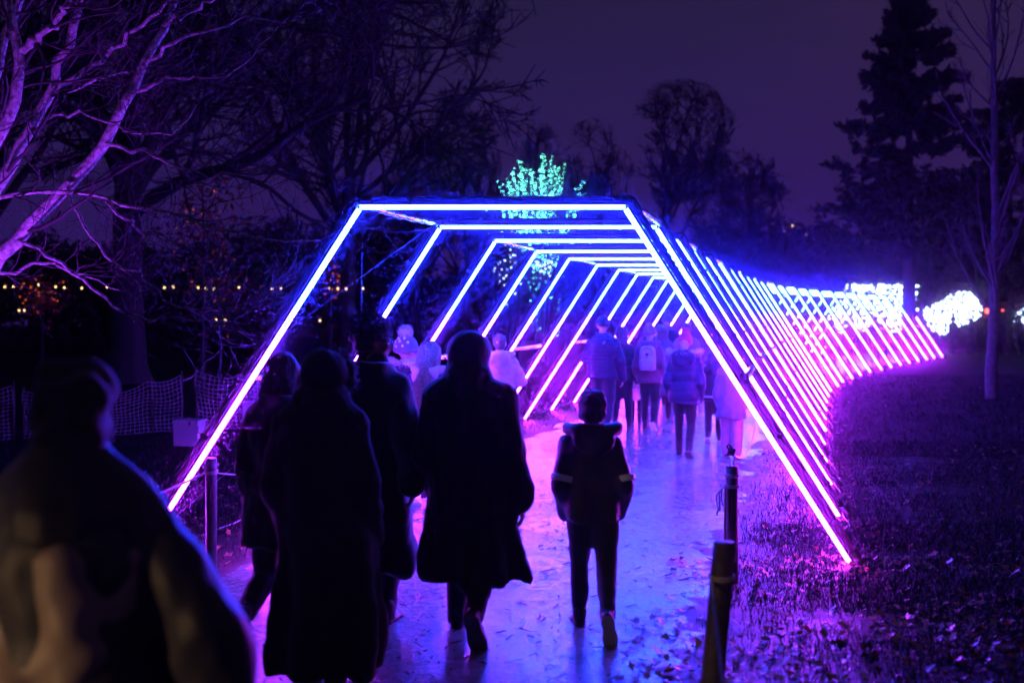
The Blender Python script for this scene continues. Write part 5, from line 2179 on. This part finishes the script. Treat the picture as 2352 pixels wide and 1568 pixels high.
def leaf_proto(lobes, seed):
    """a curled dry leaf"""
    r = random.Random(seed)
    out = []
    N = 2 * lobes + 2
    for k in range(N):
        a = 2 * PI * k / N
        rad = (1.0 if k % 2 == 0 else .52) * r.uniform(.8, 1.1)
        if lobes == 0:
            rad = 1
        x, y = rad * math.cos(a), rad * .8 * math.sin(a)
        out.append((x, y, .28 * abs(y) + .18 * x * x * r.uniform(.2, 1.4)))
    return np.array([(0, 0, 0)] + out), np.array([(0, 1 + k, 1 + (k + 1) % N) for k in range(N)])


def scatter_leaves(n, pos, smin, smax, seed, name, material, protos):
    r = np.random.default_rng(seed)
    X, Y = pos
    n = len(X)
    parts = []
    idx = r.integers(0, len(protos), n)
    for q, (pv_, pf) in enumerate(protos):
        sel = np.where(idx == q)[0]
        if not len(sel):
            continue
        m = len(sel)
        s = r.uniform(smin, smax, m)
        a = r.uniform(0, 2 * PI, m)
        tx, ty = r.normal(0, .32, m), r.normal(0, .32, m)
        v = pv_[None] * s[:, None, None]
        ca, sa = np.cos(a)[:, None], np.sin(a)[:, None]
        x = v[..., 0] * ca - v[..., 1] * sa
        y = v[..., 0] * sa + v[..., 1] * ca
        z = v[..., 2] + x * tx[:, None] + y * ty[:, None]
        z = z - z.min(1, keepdims=True)
        gz = ground_z(X[sel], Y[sel])
        P = np.stack([x + X[sel][:, None], y + Y[sel][:, None], z + gz[:, None] + .004], -1)
        K = pv_.shape[0]
        parts.append((P.reshape(-1, 3), (pf[None] + (np.arange(m) * K)[:, None, None]).reshape(-1, 3)))
    V, Fa = cat_geo(parts)
    return mk(name, np_mesh(name, V, Fa), material, smooth=False, kind='stuff')


PRO = [leaf_proto(5, 1), leaf_proto(3, 2), leaf_proto(4, 3), leaf_proto(2, 4)]
r = np.random.default_rng(55)


def leaf_spots(n, xr, yr, dmin, dmax, side, fall=1.0):
    X = r.uniform(*xr, n)
    Y = r.uniform(*yr, n)
    d = lateral(X, Y) * side
    cl_ = fbm(X * 1.1, Y * 1.1, 31, 3)
    keep = (d > 1.55 + dmin) & (d < 1.55 + dmax) & (r.uniform(0, 1, n) < np.clip((cl_ - .2) * 2.6, 0.08, 1))
    return X[keep], Y[keep]


a1 = leaf_spots(6500, (.5, 4.8), (4.0, 8.2), -.25, 4.2, 1)
a2 = leaf_spots(2600, (1.2, 7), (8, 15), .2, 5, 1)
a3 = leaf_spots(1500, (-4.5, -1), (5.5, 12), -.15, 2.6, -1)
a4 = leaf_spots(500, (4, 16), (14, 30), .5, 9, 1)
scatter_leaves(0, tuple(np.concatenate(z) for z in zip(a1, a2, a3, a4)), .016, .040, 61, 'leaf_litter', M['leaf'], PRO)
b1 = leaf_spots(420, (1.2, 4.6), (5.5, 9.5), .2, 3.6, 1)
b2 = leaf_spots(120, (-4, -1.6), (6, 10), .0, 2, -1)
scatter_leaves(0, tuple(np.concatenate(z) for z in zip(b1, b2)), .018, .042, 62, 'red_leaf_litter', M['redleaf'], PRO)

# larger leaves one can pick out
leaf_me = []
for q in PRO:
    me = np_mesh('leaf', q[0], q[1])
    me.materials.append(M['leaf'])
    leaf_me.append(me)
spots = [(1240, 1430, .045)] + [(x, y, s) for x, y, s in (
    (1890, 1160, .06), (1960, 1185, .05), (2120, 1215, .05), (1830, 1345, .05), (1910, 1385, .055), (2075, 1375, .06), (1790, 1470, .05),
    (1920, 1490, .055), (2180, 1480, .06), (2240, 1500, .055), (2290, 1470, .05), (2050, 1520, .055), (1880, 1545, .06), (2140, 1555, .05),
    (2310, 1310, .05), (2210, 1290, .05), (2020, 1270, .05), (1770, 1290, .05), (1740, 1215, .045), (560, 1265, .05), (525, 1280, .045), (575, 1310, .05),
    (1530, 1470, .045), (1585, 1400, .045), (1600, 1480, .05), (1490, 1545, .05), (1450, 1500, .04), (1560, 1545, .05), (1700, 1540, .05), (1760, 1560, .05))]
for k, (px, py, s) in enumerate(spots):
    Yg = CH * FPX / (py - HY)
    Xg = (px - CX) * Yg / FPX
    zz = float(ground_z(np.array([Xg]), np.array([Yg]))[0])
    lab = 'upturned pale leaf lying alone on the wet path near the hooded coat' if k == 0 else 'curled dead leaf lying on the ground beside the path'
    o = mk('fallen_leaf', leaf_me[k % 4], None, None, (Xg, Yg, zz + .006), False, lab, 'leaf', None if k == 0 else 'single dead leaves beside the path')
    o.scale = (s, s, s)
    rr = random.Random(k)
    o.rotation_euler = (rr.uniform(-.5, .5) if k else 1.0, rr.uniform(-.5, .5), rr.uniform(0, 6.28))

# bits of twig and grit on the tarmac
r = np.random.default_rng(77)
n = 2200
Y = 4.6 + 16 * r.uniform(0, 1, n) ** 1.5
u = r.uniform(-1.6, 1.6, n)
X = centre_x(Y) + u
L = r.uniform(.004, .022, n) * np.where(r.uniform(0, 1, n) < .12, 3.0, 1)
a = r.uniform(0, PI, n)
z = ground_z(X, Y) + .004
P = np.stack([np.stack([X + L * np.cos(a) * t, Y + L * np.sin(a) * t, z + .003 * (t + 1) + .002 * np.sin(t * 3)], 1) for t in (-1, -.3, .3, 1)], 1)
R = np.broadcast_to((r.uniform(.0012, .0045, n))[:, None] * np.array([.6, 1, 1, .5]), (n, 4))
mk('path_debris', np_mesh('path_debris', *sweep(P, R, 4)), M['twig'], kind='stuff')

# ------------------------------------------------------------------ volume added to give the LED tubes their lens bloom
g = Geo()
g.box((0, 75, 12), (310, 290, 26.5))
hz = bpy.data.materials.new('bloom_scatter')
hz.use_nodes = True
t = hz.node_tree
for n in list(t.nodes):
    t.nodes.remove(n)
o_ = t.nodes.new('ShaderNodeOutputMaterial')
pv = t.nodes.new('ShaderNodeVolumePrincipled')
pv.inputs['Color'].default_value = (0.95, 0.45, 1.0, 1)  # lilac tint turns the added halos magenta
pv.inputs['Density'].default_value = HAZE_DENSITY
pv.inputs['Anisotropy'].default_value = 0.9915
t.links.new(pv.outputs[0], o_.inputs['Volume'])
for k_ in ('Density Attribute', 'Temperature Attribute', 'Color Attribute'):
    pv.inputs[k_].default_value = ''
hz.cycles.homogeneous_volume = True
g.build('bloom_volume', hz, smooth=False, kind='stuff')

bpy.data.scenes.remove(TMP)
